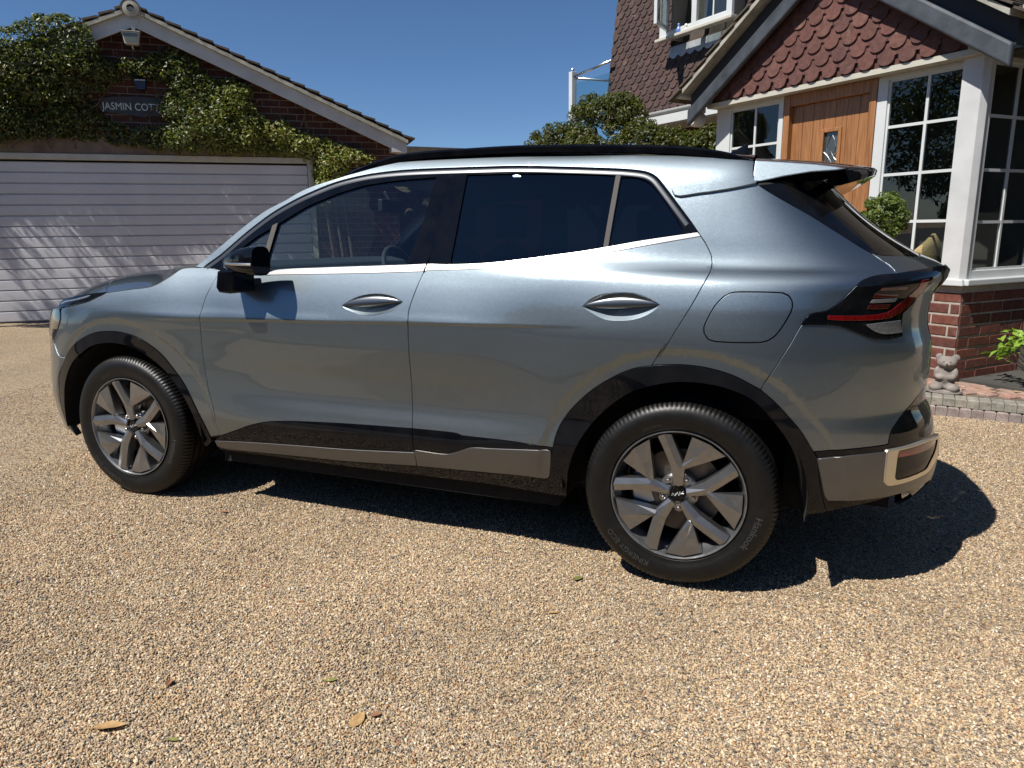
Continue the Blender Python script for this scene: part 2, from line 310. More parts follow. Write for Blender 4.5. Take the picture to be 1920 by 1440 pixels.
PAN={
 'fender':[(0.5944,1.1391),(0.5951,1.1246),(0.5511,1.0162),(0.5329,0.9437),(0.5244,0.9061),(0.5133,0.8069),(0.5102,0.7069),(0.5198,0.599),(0.5443,0.4847),(0.5444,0.364),(0.5151,0.3557),(0.4864,0.3482),(0.4636,0.4176),(0.4211,0.5109),(0.3725,0.6019),(0.3068,0.686),(0.2754,0.7237),(0.2338,0.7593),(0.1904,0.7861),(0.1454,0.8083),(0.098,0.8224),(0.0483,0.8309),(-0.0036,0.8354),(-0.0579,0.8333),(-0.1199,0.8275),(-0.1858,0.8114),(-0.2437,0.7889),(-0.3072,0.7578),(-0.3625,0.7198),(-0.4089,0.6732),(-0.4597,0.6948),(-0.5208,0.7479),(-0.5319,0.753),(-0.4831,0.7974),(-0.4476,0.8396),(-0.4386,0.8698),(-0.4481,0.8918),(-0.4683,0.9267),(-0.3809,0.9421),(-0.3124,0.9545),(-0.2448,0.9685),(-0.212,0.9806),(-0.1801,0.9964),(-0.1463,1.0074),(-0.1187,1.0169),(-0.1266,1.017),(-0.0062,1.0296),(0.1124,1.0419),(0.205,1.0531),(0.2515,1.067),(0.2849,1.084),(0.3313,1.113),(0.3653,1.1377),(0.4007,1.1446),(0.4509,1.1468),(0.5274,1.1471)],
 'front_bumper':[(-0.5192,0.2756),(-0.5249,0.349),(-0.5206,0.4234),(-0.5047,0.5061),(-0.4942,0.5517),(-0.475,0.5933),(-0.4089,0.6732),(-0.4659,0.6814),(-0.5277,0.7386),(-0.5319,0.753),(-0.4831,0.7974),(-0.4476,0.8396),(-0.4386,0.8698),(-0.4481,0.8918),(-0.4828,0.9223),(-1.0796,0.9),(-1.2796,0.905),(-1.5096,0.905),(-1.5096,0.2),(-1.0296,0.2),(-0.75,0.21)],
 'front_door':[(0.608,1.1371),(0.6869,1.1272),(0.8549,1.1227),(0.9322,1.1264),(1.3658,1.1426),(1.6327,1.1553),(1.6339,1.1486),(1.6073,1.0688),(1.5888,1.0001),(1.5883,0.9604),(1.5856,0.9355),(1.5831,0.8458),(1.5812,0.7399),(1.5778,0.6314),(1.5812,0.5041),(1.2676,0.4943),(1.0266,0.4821),(0.9429,0.4756),(0.8741,0.4682),(0.8132,0.4566),(0.7409,0.436),(0.6725,0.4095),(0.6108,0.3852),(0.5524,0.3638),(0.5444,0.364),(0.5443,0.4847),(0.5198,0.599),(0.5102,0.7069),(0.5133,0.8069),(0.5244,0.9061),(0.5329,0.9437),(0.5511,1.0162),(0.5951,1.1246)],
 'front_door_cladding':[(0.5524,0.3638),(0.6108,0.3852),(0.6725,0.4095),(0.7409,0.436),(0.8132,0.4566),(0.8741,0.4682),(0.9429,0.4756),(1.0266,0.4821),(1.2676,0.4943),(1.5812,0.5054),(1.5857,0.4127),(1.5874,0.3997),(1.2535,0.3747),(1.0051,0.3631),(0.6772,0.3448),(0.5019,0.331)],
 'rear_door':[(1.6339,1.1486),(1.6073,1.0688),(1.5888,1.0001),(1.5883,0.9604),(1.5856,0.9355),(1.5831,0.8458),(1.5812,0.7399),(1.5778,0.6314),(1.5812,0.5041),(1.7848,0.5046),(1.8092,0.4975),(2.0508,0.4996),(2.2004,0.492),(2.2111,0.5421),(2.2261,0.5827),(2.2487,0.6213),(2.278,0.6605),(2.3486,0.7319),(2.4301,0.7898),(2.5033,0.8267),(2.5687,0.8429),(2.6164,0.9265),(2.5948,0.8748),(2.6485,0.9735),(2.6957,1.0613),(2.7349,1.1463),(2.7484,1.1872),(2.7494,1.208),(2.7466,1.2293),(2.7256,1.2668),(2.6993,1.3018),(2.6996,1.2991),(2.5071,1.2639),(2.2831,1.2206),(2.1664,1.2014),(2.0453,1.1826),(1.8508,1.1687),(1.6479,1.1591),(1.6423,1.1561)],
 'rear_door_cladding':[(1.5812,0.5054),(1.7848,0.5046),(1.8092,0.4975),(2.0508,0.4996),(2.2004,0.492),(2.194,0.4694),(2.1897,0.4792),(2.1782,0.4817),(1.9398,0.4608),(1.8496,0.4525),(1.7848,0.4256),(1.7335,0.4101),(1.5874,0.3997),(1.5857,0.4127)],
 'front_lower_trim':[(0.5019,0.331),(0.6772,0.3448),(1.0051,0.3631),(1.2535,0.3747),(1.5874,0.3997),(1.5881,0.3452),(1.5816,0.3326),(1.2351,0.3105),(0.9843,0.3026),(0.7202,0.2949),(0.5507,0.2914),(0.508,0.2993)],
 'rear_lower_trim':[(1.5857,0.4127),(1.7335,0.4101),(1.7848,0.4256),(1.8496,0.4525),(1.9398,0.4608),(2.1782,0.4817),(2.1897,0.4792),(2.194,0.4694),(2.1878,0.3958),(2.1797,0.359),(2.1647,0.3509),(2.0734,0.3517),(1.9272,0.3454),(1.5816,0.3326),(1.5881,0.3452)],
 'sill':[(0.508,0.2993),(0.5507,0.2914),(0.7202,0.2949),(0.9843,0.3026),(1.2351,0.3105),(1.5816,0.3326),(1.9272,0.3454),(2.0734,0.3517),(2.1647,0.3509),(2.1797,0.359),(2.1939,0.4642),(2.2151,0.5295),(2.2582,0.4052),(2.2422,0.2758),(2.0642,0.2815),(1.9175,0.2859),(1.6072,0.2841),(1.225,0.2798),(0.9755,0.2801),(0.7142,0.2811),(0.5133,0.2806)],
 'front_arch_cladding':[(-0.5192,0.2756),(-0.5249,0.349),(-0.5206,0.4234),(-0.5047,0.5061),(-0.4942,0.5517),(-0.475,0.5933),(-0.4089,0.6732),(-0.3625,0.7198),(-0.3072,0.7578),(-0.2437,0.7889),(-0.1858,0.8114),(-0.1199,0.8275),(-0.0579,0.8333),(-0.0036,0.8354),(0.0483,0.8309),(0.098,0.8224),(0.1454,0.8083),(0.1904,0.7861),(0.2338,0.7593),(0.2754,0.7237),(0.3068,0.686),(0.3725,0.6019),(0.4211,0.5109),(0.4636,0.4176),(0.4864,0.3482),(0.4793,0.3213),(0.4457,0.2949),(0.4333,0.2935),(0.4283,0.3289),(0.4192,0.3965),(0.3974,0.4769),(0.3484,0.5606),(0.2886,0.6355),(0.2205,0.6948),(0.1307,0.7453),(0.0354,0.7718),(-0.0679,0.7755),(-0.1704,0.7552),(-0.2599,0.7117),(-0.3499,0.6452),(-0.4151,0.5524),(-0.4493,0.4609),(-0.4836,0.3469),(-0.455,0.2407)],
 'rear_arch_cladding':[(2.1929,0.3965),(2.1991,0.4905),(2.2025,0.5017),(2.2111,0.5421),(2.2261,0.5827),(2.2487,0.6213),(2.278,0.6605),(2.3486,0.7319),(2.4301,0.7898),(2.5033,0.8267),(2.5868,0.8469),(2.6802,0.8534),(2.7658,0.8474),(2.8501,0.8264),(2.9231,0.792),(2.9929,0.7402),(3.056,0.6728),(3.0929,0.6086),(3.1135,0.5664),(3.1269,0.5421),(3.1331,0.467),(3.1589,0.3745),(3.1825,0.3311),(3.1092,0.3176),(3.0788,0.419),(3.0657,0.5022),(3.0443,0.5758),(3.0088,0.6409),(2.9693,0.6983),(2.9104,0.7485),(2.8255,0.7802),(2.7406,0.7916),(2.654,0.7877),(2.5657,0.7661),(2.5054,0.7421),(2.432,0.6876),(2.3695,0.6231),(2.3202,0.5535),(2.2898,0.4915),(2.2649,0.411),(2.2518,0.3331),(2.245,0.2763)],
 'front_window_frame':[(0.5067,1.1605),(0.5794,1.2082),(0.6848,1.2926),(0.7555,1.3439),(0.8341,1.3945),(0.9209,1.4379),(1.0062,1.4744),(1.1446,1.5219),(1.2819,1.5499),(1.4184,1.5636),(1.5539,1.5684),(1.6894,1.5693),(1.6899,1.5333),(1.6668,1.4058),(1.6573,1.2339),(1.6409,1.1826),(1.5499,1.177),(1.3607,1.1682),(1.1487,1.1582),(0.9159,1.1438),(0.775,1.1362),(0.6841,1.1341),(0.6069,1.1394),(0.5446,1.1522)],
 'rear_window_frame':[(1.6894,1.5693),(1.8149,1.5696),(1.9811,1.5686),(2.174,1.5588),(2.3582,1.5476),(2.4178,1.5425),(2.4769,1.5339),(2.5009,1.5258),(2.5255,1.5108),(2.564,1.4682),(2.6145,1.4078),(2.6639,1.3481),(2.6971,1.3089),(2.689,1.3099),(2.5053,1.2815),(2.3745,1.2571),(2.2799,1.2403),(2.1617,1.2229),(2.04,1.2062),(1.9132,1.1917),(1.747,1.1828),(1.6485,1.1833),(1.6573,1.2339),(1.6668,1.4058),(1.6899,1.5333)],
 'front_window_trim':[(0.9159,1.1438),(1.1487,1.1582),(1.3607,1.1682),(1.5499,1.177),(1.6409,1.1826),(1.6327,1.1553),(1.3658,1.1426),(0.9322,1.1264),(0.8549,1.1227)],
 'rear_window_trim':[(1.6485,1.1833),(1.747,1.1828),(1.9132,1.1917),(2.04,1.2062),(2.1617,1.2229),(2.2799,1.2403),(2.3745,1.2571),(2.5053,1.2815),(2.689,1.3099),(2.6996,1.2991),(2.5071,1.2639),(2.2831,1.2206),(2.1664,1.2014),(2.0453,1.1826),(1.8508,1.1687),(1.6479,1.1591),(1.6423,1.1561)],
 'side_panel':[(0.4435,1.149),(0.4968,1.1927),(0.5689,1.2468),(0.6671,1.3235),(0.782,1.4001),(0.8936,1.4497),(0.9646,1.4853),(1.0359,1.5103),(1.1403,1.5376),(1.2076,1.555),(1.3383,1.5864),(1.4667,1.6082),(1.5949,1.6204),(1.7361,1.6272),(1.7551,1.6255),(1.9596,1.624),(2.2188,1.6149),(2.4047,1.6044),(2.5804,1.5935),(2.5673,1.5943),(2.7439,1.5778),(3.0159,1.5643),(3.0238,1.5621),(3.004,1.5343),(2.9883,1.4967),(2.9925,1.4862),(3.0138,1.4756),(3.2162,1.3776),(3.2981,1.314),(3.3564,1.2443),(3.3622,1.2454),(3.349,1.218),(3.3613,1.1796),(3.3628,1.1759),(3.3023,1.1729),(3.2541,1.1645),(3.2273,1.1492),(3.2138,1.1188),(3.1928,1.0892),(3.1655,1.0669),(3.1467,1.0555),(3.1119,1.0493),(3.0888,1.0422),(3.0792,1.0301),(3.0693,1.0101),(3.0677,1.0078),(3.0373,0.9541),(3.005,0.9031),(2.9863,0.8669),(2.9629,0.8272),(2.9419,0.7818),(2.9231,0.792),(2.8501,0.8264),(2.7658,0.8474),(2.6802,0.8534),(2.5868,0.8469),(2.5687,0.8429),(2.6164,0.9265),(2.5948,0.8748),(2.6485,0.9735),(2.6957,1.0613),(2.7349,1.1463),(2.7484,1.1872),(2.7494,1.208),(2.7466,1.2293),(2.7256,1.2668),(2.6993,1.3018),(2.6639,1.3481),(2.6145,1.4078),(2.564,1.4682),(2.5255,1.5108),(2.5009,1.5258),(2.4769,1.5339),(2.4178,1.5425),(2.3582,1.5476),(2.174,1.5588),(1.9811,1.5686),(1.8149,1.5696),(1.6894,1.5693),(1.5539,1.5684),(1.4184,1.5636),(1.2819,1.5499),(1.1446,1.5219),(1.0062,1.4744),(0.9209,1.4379),(0.8341,1.3945),(0.7555,1.3439),(0.6848,1.2926),(0.5794,1.2082),(0.5067,1.1605),(0.4895,1.1463)],
 'front_window':[(0.8779,1.3423),(0.9505,1.3822),(1.0194,1.4179),(1.0882,1.4445),(1.1565,1.4689),(1.2252,1.4875),(1.2939,1.5033),(1.363,1.5122),(1.4313,1.5192),(1.4991,1.5236),(1.566,1.5268),(1.6055,1.5294),(1.6252,1.5302),(1.5934,1.3367),(1.5508,1.1793),(1.3612,1.1659),(1.1492,1.1558),(0.847,1.1435)],
 'front_corner_window':[(0.8408,1.3216),(0.8298,1.2179),(0.8038,1.1737),(0.774,1.2109),(0.7367,1.2103),(0.6856,1.2287),(0.7713,1.2866)],
 'rear_window':[(1.7639,1.537),(1.9885,1.5372),(2.1792,1.5314),(2.302,1.5254),(2.3672,1.5197),(2.3543,1.2569),(2.2799,1.2403),(2.1922,1.2239),(2.1022,1.2106),(2.0405,1.2039),(1.9774,1.1982),(1.7475,1.1876)],
 'quarter_window':[(2.3943,1.5109),(2.422,1.5126),(2.4515,1.509),(2.4753,1.5022),(2.4997,1.4891),(2.5311,1.4603),(2.5825,1.397),(2.6333,1.3262),(2.6359,1.3163),(2.6321,1.3097),(2.5049,1.2849),(2.3782,1.2599)],
 'front_window_divider':[(0.8477,1.3361),(0.8726,1.3474),(0.8719,1.3373),(0.8477,1.1466),(0.821,1.1442)],
 'rear_window_divider':[(2.373,1.5201),(2.3897,1.5186),(2.3749,1.2588),(2.3579,1.2558)],
 'fuel_flap':[(2.8479,1.1133),(2.9907,1.1136),(3.0122,1.1056),(3.0275,1.0862),(3.0313,1.069),(3.0274,1.0492),(3.0029,0.9988),(2.979,0.9682),(2.9591,0.955),(2.9296,0.9474),(2.7861,0.9439),(2.7604,0.9514),(2.7466,0.9714),(2.744,0.9893),(2.7561,1.0231),(2.7781,1.0671),(2.8054,1.0981),(2.824,1.1087)],
 'rear_bumper':[(3.0677,1.0078),(3.0373,0.9541),(3.005,0.9031),(2.9863,0.8669),(2.9629,0.8272),(2.9419,0.7818),(2.9929,0.7402),(3.056,0.6728),(3.0929,0.6086),(3.1135,0.5664),(3.1157,0.5675),(3.2292,0.579),(3.3886,0.5855),(3.4,0.6143),(3.4165,0.6364),(3.4916,0.6745),(3.6651,0.7439),(3.7197,0.761),(3.8984,0.7),(4.1784,0.7),(4.1784,1.085),(3.8784,1.09),(3.6436,1.1825),(3.6047,1.1605),(3.5671,1.1332),(3.5509,1.1022),(3.5204,1.075),(3.4643,1.0414),(3.4711,0.9617),(3.4265,0.9567),(3.3673,0.9582),(3.3219,0.963),(3.2923,0.9729),(3.2635,0.9847),(3.2063,1.0045),(3.1683,1.0102),(3.1165,1.0116),(3.0693,1.0101)],
 'rear_cladding':[(3.1157,0.5675),(3.2292,0.579),(3.3886,0.5855),(3.4,0.6143),(3.4165,0.6364),(3.4916,0.6745),(3.6651,0.7439),(3.7197,0.761),(3.8984,0.7),(4.1784,0.7),(4.1784,0.25),(3.7484,0.25),(3.5121,0.3761),(3.2691,0.3559),(3.1825,0.3311),(3.1589,0.3745),(3.1331,0.467),(3.1269,0.5421)],
 'rear_lower_trim_panel':[(3.1264,0.542),(3.2475,0.5569),(3.3867,0.5602),(3.4848,0.5605),(3.6237,0.5627),(3.8265,0.543),(3.8684,0.5),(4.1784,0.5),(4.1784,0.33),(3.8384,0.33),(3.7186,0.3874),(3.5598,0.3937),(3.372,0.389),(3.1952,0.3852),(3.1715,0.3863),(3.1603,0.3992),(3.1471,0.4363),(3.1305,0.5123)],
 'exhaust_ring':[(3.3747,0.5646),(3.451,0.5658),(3.6263,0.5654),(3.8883,0.5323),(3.8584,0.505),(3.8984,0.5),(3.8984,0.44),(3.8029,0.4777),(3.6729,0.4583),(3.6336,0.4457),(3.5777,0.4412),(3.4106,0.4343),(3.3769,0.4377),(3.3612,0.4527),(3.3614,0.4868)],
 'ring_opening':[(3.4267,0.5604),(3.6246,0.5576),(3.7878,0.5338),(3.7458,0.5173),(3.6389,0.4801),(3.6035,0.4618),(3.5629,0.4575),(3.4157,0.4523),(3.405,0.4584),(3.4023,0.468),(3.4075,0.5033),(3.4189,0.5504)],
 'reflector':[(3.4289,0.557),(3.624,0.5545),(3.7515,0.5381),(3.6324,0.5299),(3.418,0.5351)],
 'tail_lamp':[(3.0693,1.0101),(3.0792,1.0301),(3.0888,1.0422),(3.1119,1.0493),(3.1467,1.0555),(3.1655,1.0669),(3.1928,1.0892),(3.2138,1.1188),(3.2273,1.1492),(3.2541,1.1645),(3.3023,1.1729),(3.3628,1.1759),(3.4038,1.1808),(3.5123,1.1885),(3.6312,1.194),(3.9,1.1962),(3.8984,1.165),(4.1784,1.168),(4.1784,1.085),(3.8784,1.09),(3.6436,1.1825),(3.6047,1.1605),(3.5671,1.1332),(3.5509,1.1022),(3.5204,1.075),(3.4643,1.0414),(3.4711,0.9617),(3.4265,0.9567),(3.3673,0.9582),(3.3219,0.963),(3.2923,0.9729),(3.2635,0.9847),(3.2063,1.0045),(3.1683,1.0102),(3.1165,1.0116)],
 'lamp_strip':[(3.1514,1.0406),(3.2401,1.0393),(3.323,1.0409),(3.3617,1.0454),(3.395,1.0544),(3.4277,1.0736),(3.4682,1.1002),(3.4883,1.1228),(3.4946,1.1533),(3.5317,1.1574),(3.5445,1.1077),(3.5,1.0733),(3.4227,1.0381),(3.3795,1.029),(3.2889,1.025),(3.1875,1.0261),(3.1515,1.0287)],
 'lamp_bars1':[(3.3088,1.1117),(3.4115,1.1096),(3.4036,1.0972),(3.3027,1.0993)],
 'lamp_bars2':[(3.2969,1.0745),(3.389,1.0749),(3.3782,1.0626),(3.2877,1.0622)],
 'lamp_bars3':[(3.3047,1.0918),(3.4117,1.0959),(3.4044,1.0845),(3.2951,1.082)],
 'lamp_bars4':[(3.3164,1.1316),(3.4282,1.1347),(3.4303,1.127),(3.317,1.1241)],
 'reverse_lamp':[(3.2943,1.0092),(3.3545,1.0136),(3.4547,1.0186),(3.4676,0.9764),(3.3995,0.975),(3.3603,0.9777),(3.3243,0.9907)],
 'tailgate_top':[(3.3622,1.2454),(3.3914,1.239),(3.4786,1.2369),(3.553,1.2356),(3.6365,1.233),(3.8984,1.245),(4.1784,1.245),(4.1784,1.172),(3.8984,1.17),(3.9,1.1962),(3.6312,1.194),(3.5123,1.1885),(3.4038,1.1808),(3.3613,1.1796)],
 'rear_glass':[(3.5372,1.4771),(3.4471,1.4468),(3.4056,1.4228),(3.4104,1.3833),(3.4305,1.3517),(3.4367,1.3165),(3.4053,1.2669),(3.3968,1.2435),(3.4882,1.2396),(3.6439,1.2357),(3.8984,1.25),(4.1784,1.25),(4.1784,1.5),(3.6984,1.5)],
 'rear_pillar':[(3.0206,1.4767),(3.3596,1.4948),(3.8365,1.526),(3.606,1.498),(3.5104,1.4722),(3.4365,1.4465),(3.3931,1.4206),(3.3985,1.3812),(3.4184,1.3497),(3.4265,1.3145),(3.3954,1.2651),(3.3841,1.2417),(3.3595,1.2453),(3.2981,1.314),(3.2162,1.3776),(3.0138,1.4756)],
 'spoiler_side':[(3.0327,1.5621),(3.3212,1.5586),(3.6939,1.5715),(3.8365,1.5392),(3.8415,1.5068),(3.5884,1.5198),(3.2389,1.4907),(3.0142,1.4767),(2.9964,1.4888),(2.9935,1.4978),(3.0113,1.5343)],
 'quarter_moulding':[(2.5849,1.466),(2.6375,1.4726),(2.8531,1.489),(2.9834,1.4989),(2.9879,1.4862),(2.9996,1.4809),(2.8504,1.4642),(2.6923,1.4499),(2.6143,1.4392),(2.5979,1.4432)],
 'drl':[(-0.5387,0.9427),(-0.5396,0.9519),(-0.5227,0.9687),(-0.438,0.984),(-0.3536,0.9975),(-0.2382,1.0089),(-0.1163,1.0193),(-0.147,1.0084),(-0.1817,0.9974),(-0.2136,0.9816),(-0.2463,0.9695),(-0.314,0.9556),(-0.3826,0.9432),(-0.4656,0.9291),(-0.4831,0.9143)],
 'drl_strip':[(-0.5144,0.9455),(-0.4826,0.9589),(-0.3973,0.9714),(-0.3242,0.9859),(-0.2708,0.9978),(-0.2584,0.9989),(-0.2626,0.9938),(-0.3128,0.9809),(-0.387,0.9675),(-0.4598,0.9564),(-0.5009,0.944)],
 'head_lamp':[(-0.4481,0.8918),(-0.4386,0.8698),(-0.4476,0.8396),(-0.4831,0.7974),(-0.5319,0.753),(-0.88,0.8),(-1,0.82),(-0.97,0.9),(-0.4764,0.9147)],
 'front_handle':[(1.2748,1.0071),(1.3142,1.0314),(1.3675,1.0508),(1.4418,1.0596),(1.5103,1.0515),(1.5558,1.033),(1.5224,1.0032),(1.4574,0.9816),(1.39,0.9736),(1.3406,0.9814),(1.2971,0.9955)],
 'rear_handle':[(2.3104,1.0453),(2.3323,1.0668),(2.3684,1.0863),(2.4249,1.0959),(2.4925,1.0964),(2.5491,1.0816),(2.5862,1.0609),(2.5581,1.0345),(2.5099,1.0106),(2.4545,1.0009),(2.3974,1.0027),(2.3439,1.0254)],
 '_OUT':[(0.4435,1.149),(0.4968,1.1927),(0.5689,1.2468),(0.6671,1.3235),(0.782,1.4001),(0.8936,1.4497),(0.9646,1.4853),(1.0359,1.5103),(1.1403,1.5376),(1.2076,1.555),(1.3383,1.5864),(1.4667,1.6082),(1.5949,1.6204),(1.7361,1.6272),(1.7551,1.6255),(1.9596,1.624),(2.2188,1.6149),(2.4047,1.6044),(2.5804,1.5935),(2.5673,1.5943),(2.7439,1.5778),(3.0159,1.5643)],
 '_SHUT':[(-0.1266,1.017),(-0.0062,1.0296),(0.1124,1.0419),(0.205,1.0531),(0.2515,1.067),(0.2849,1.084),(0.3313,1.113),(0.3653,1.1377)],
 '_SHUTF':[(-0.1166,1.0197),(-0.217,1.0117),(-0.3557,0.9982),(-0.4416,0.985),(-0.518,0.9717)],
}

# ================= the car =================
def catmull(poly,closed=True,thr=38):
    P=[np.array(p,float) for p in poly]; n=len(P); out=[]
    def ang(i):
        a=P[i]-P[i-1]; b=P[(i+1)%n]-P[i]; la,lb=np.linalg.norm(a),np.linalg.norm(b)
        return math.degrees(math.acos(np.clip(a@b/(la*lb+1e-12),-1,1)))
    A=[ang(i) for i in range(n)] if closed else [180]+[ang(i) for i in range(1,n-1)]+[180]
    rng=range(n) if closed else range(n-1)
    for i in rng:
        j=(i+1)%n; p1,p2=P[i],P[j]; L=np.linalg.norm(p2-p1)
        p0=P[i-1] if A[i]<thr else 2*p1-p2; p3=P[(j+1)%n] if A[j]<thr else 2*p2-p1
        k=max(1,int(L/.012)); 
        l0=np.linalg.norm(p1-p0); l3=np.linalg.norm(p3-p2)
        m1=(p2-p0)/(l0+L)*L; m2=(p3-p1)/(l3+L)*L
        for q in range(k):
            s=q/k; out.append(p1*(1+2*s)*(1-s)**2+m1*s*(1-s)**2+p2*s*s*(3-2*s)+m2*s*s*(s-1))
    if not closed: out.append(P[-1])
    return np.array(out)
def signed_area(p): x,y=p[:,0],p[:,1]; return .5*np.sum(x*np.roll(y,-1)-np.roll(x,-1)*y)
def inset_poly(p,d):
    if signed_area(p)<0: p=p[::-1]
    e=np.roll(p,-1,0)-p; L=np.linalg.norm(e,axis=1,keepdims=True); nn=np.stack([-e[:,1],e[:,0]],1)/np.maximum(L,1e-9)
    m=nn+np.roll(nn,1,0); ml=np.linalg.norm(m,axis=1,keepdims=True); m/=np.maximum(ml,1e-6)
    c=np.maximum((m*nn).sum(1,keepdims=True),.5)
    return p+m*d/c, -m
def inside(pts,poly):
    x,y=pts[:,0],pts[:,1]; r=np.zeros(len(pts),bool)
    x1,y1=poly[:,0],poly[:,1]; x2,y2=np.roll(x1,-1),np.roll(y1,-1)
    for a,b,c,d in zip(x1,y1,x2,y2):
        if b==d: continue
        k=((b>y)!=(d>y))&(x<(c-a)*(y-b)/(d-b)+a); r^=k
    return r
def bdist(pts,poly):
    a=poly; b=np.roll(poly,-1,0); best=np.full(len(pts),9.)
    for p,q in zip(a,b):
        e=q-p; L=e@e+1e-12; s=np.clip(((pts-p)@e)/L,0,1); best=np.minimum(best,np.linalg.norm(pts-(p+s[:,None]*e),axis=1))
    return best
def surf(t,z,off=0.):
    P=body(t,z)
    if np.any(off): P=P+body_n(t,z)*np.asarray(off)[...,None]
    return P
def surf_panel(name,poly,mat,off=0.,holes=(),gap=.0025,g=.022,parent=None,depth=.014,smooth=True,both=True,func=None,rim=.0022):
    p=catmull(poly) if smooth else np.array(poly,float)
    p,outw=inset_poly(p,gap)
    hs=[]
    for h in holes:
        hp,ho=inset_poly(catmull(h),-gap); hs.append((hp,-ho))
    # inner sample points
    lo=p.min(0); hi=p.max(0)
    xs=np.arange(lo[0],hi[0],g); ys=np.arange(lo[1],hi[1],g)
    G=np.array([(x+(g*.5 if j%2 else 0),y) for j,y in enumerate(ys) for x in xs]) if len(xs)*len(ys) else np.zeros((0,2))
    ex=[]
    for x in np.arange(max(lo[0],.2)-.01,min(hi[0],2.38),.011):     # rows hugging the crease
        zc=.917+.0285*(x-.545)
        for dz in (-.016,-.010,-.0065,-.0032,0,.0032,.0065,.010,.016): ex.append((x,zc+dz))
    for cx,cz,r1 in ((.005,.375,.545),(2.685,.375,.555)):
        if lo[0]<cx+.6 and hi[0]>cx-.6:
            for rr in (r1+.012,r1+.002,r1-.007,r1-.014,r1-.021,r1-.03):
                for a in np.arange(0,math.pi,.05): ex.append((cx+rr*math.cos(a),cz+rr*math.sin(a)/1.03))
    if len(G) and lo[0]<2.38 and hi[0]>.2: G=G[~((abs(G[:,1]-(.917+.0285*(G[:,0]-.545)))<.024)&(G[:,0]<2.39)&(G[:,0]>.19))]
    if len(ex): G=np.vstack([G,np.array(ex)])
    if len(G):
        k=inside(G,p)&(bdist(G,p)>g*.3)
        for hp,_ in hs: k&=~inside(G,hp)&(bdist(G,hp)>g*.3)
        G=G[k]
    V=[Vector(q) for q in p]; E=[(i,(i+1)%len(p)) for i in range(len(p))]; n0=len(V)
    for hp,_ in hs:
        b=len(V); V+=[Vector(q) for q in hp]; E+=[(b+i,b+(i+1)%len(hp)) for i in range(len(hp))]
    nb=len(V)
    V+=[Vector(q) for q in G]
    r=geometry.delaunay_2d_cdt(V,E,[],0,1e-6)
    W=np.array([tuple(q) for q in r[0]]); F=np.array(r[2])
    c=W[F].mean(1); k=inside(c,p)
    for hp,_ in hs: k&=~inside(c,hp)
    a=W[F]; ar=.5*((a[:,1,0]-a[:,0,0])*(a[:,2,1]-a[:,0,1])-(a[:,2,0]-a[:,0,0])*(a[:,1,1]-a[:,0,1])); k&=np.abs(ar)>1e-9
    F=F[k]; ar=ar[k]; F[ar<0]=F[ar<0][:,::-1]
    f_=surf if func is None else func
    P3=f_(W[:,0],W[:,1],off)
    Nn=body_n(W[:,0],W[:,1]) if func is None else None
    verts=P3.tolist(); norms=Nn.tolist() if Nn is not None else None; faces=[tuple(x) for x in F]
    if depth and Nn is not None:
        for ring,ow in [(p,outw)]+hs:
            n=len(ring); Pb=f_(ring[:,0],ring[:,1],off); Nb=body_n(ring[:,0],ring[:,1])
            q=f_(ring[:,0]+ow[:,0]*rim*.6,ring[:,1]+ow[:,1]*rim*.6,off); tan=q-Pb; tl=np.linalg.norm(tan,axis=1,keepdims=True); tn=tan/np.maximum(tl,1e-9)
            r0=Pb; r1=Pb+tan-Nb*rim; r2=Pb+tan-Nb*depth
            b=len(verts)
            verts+=r0.tolist()+r1.tolist()+r2.tolist()
            norms+=Nb.tolist()+((Nb*.35+tn)/np.linalg.norm(Nb*.35+tn,axis=1,keepdims=True)).tolist()+tn.tolist()
            hole= ring is not p
            for i in range(n):
                j=(i+1)%n
                for k_ in (0,1):
                    q_=(b+k_*n+i,b+(k_+1)*n+i,b+(k_+1)*n+j,b+k_*n+j)
                    faces.append(q_ if not hole else q_)
    V3=np.array(verts); V3[:,1]-=HW
    me=bpy.data.meshes.new(name); me.from_pydata(V3.tolist(),[],faces); me.update()
    me.polygons.foreach_set('use_smooth',[True]*len(me.polygons))
    if norms is not None: me.normals_split_custom_set_from_vertices(norms)
    o=link(name,me,mat,parent)
    if both:
        c=o.copy(); COL.objects.link(c); c.parent=parent; c.scale=(1,-1,1)
    return o
def mirror(o):
    c=o.copy(); COL.objects.link(c); c.parent=o.parent; c.scale=(1,-1,1)
    for k in list(o.children):
        kk=k.copy(); COL.objects.link(kk); kk.parent=c
    return c
car=empty('parked_car',(0,HW,0),label='silver grey five door SUV with black roof and arches parked side-on on the gravel',cat='car')
car['kind']='thing'
D=PAN; K=M
P=lambda n,mat,**k: surf_panel(k.pop('name',n),D[n],mat,parent=car,**k)
P('fender',K['paint'],name='front_wing'); P('front_bumper',K['paint'])
P('front_door',K['paint'],holes=[D['front_handle']]); P('rear_door',K['paint'],holes=[D['rear_handle']])
P('side_panel',K['paint'],holes=[D['fuel_flap']],name='rear_quarter_panel'); P('fuel_flap',K['paint'])
P('rear_bumper',K['paint'])
P('tailgate_top',K['paint'],name='tailgate_panel',off=-.001)
for n in ('front_door_cladding','rear_door_cladding','front_arch_cladding','rear_arch_cladding','sill'):
    P(n,K['black'],off=.004 if 'arch' in n else 0.,name={'front_door_cladding':'door_cladding','rear_door_cladding':'door_cladding','front_arch_cladding':'wheel_arch_trim','rear_arch_cladding':'wheel_arch_trim'}.get(n,n),depth=.03 if 'arch' in n else .014)
P('rear_cladding',K['black'],name='lower_bumper')
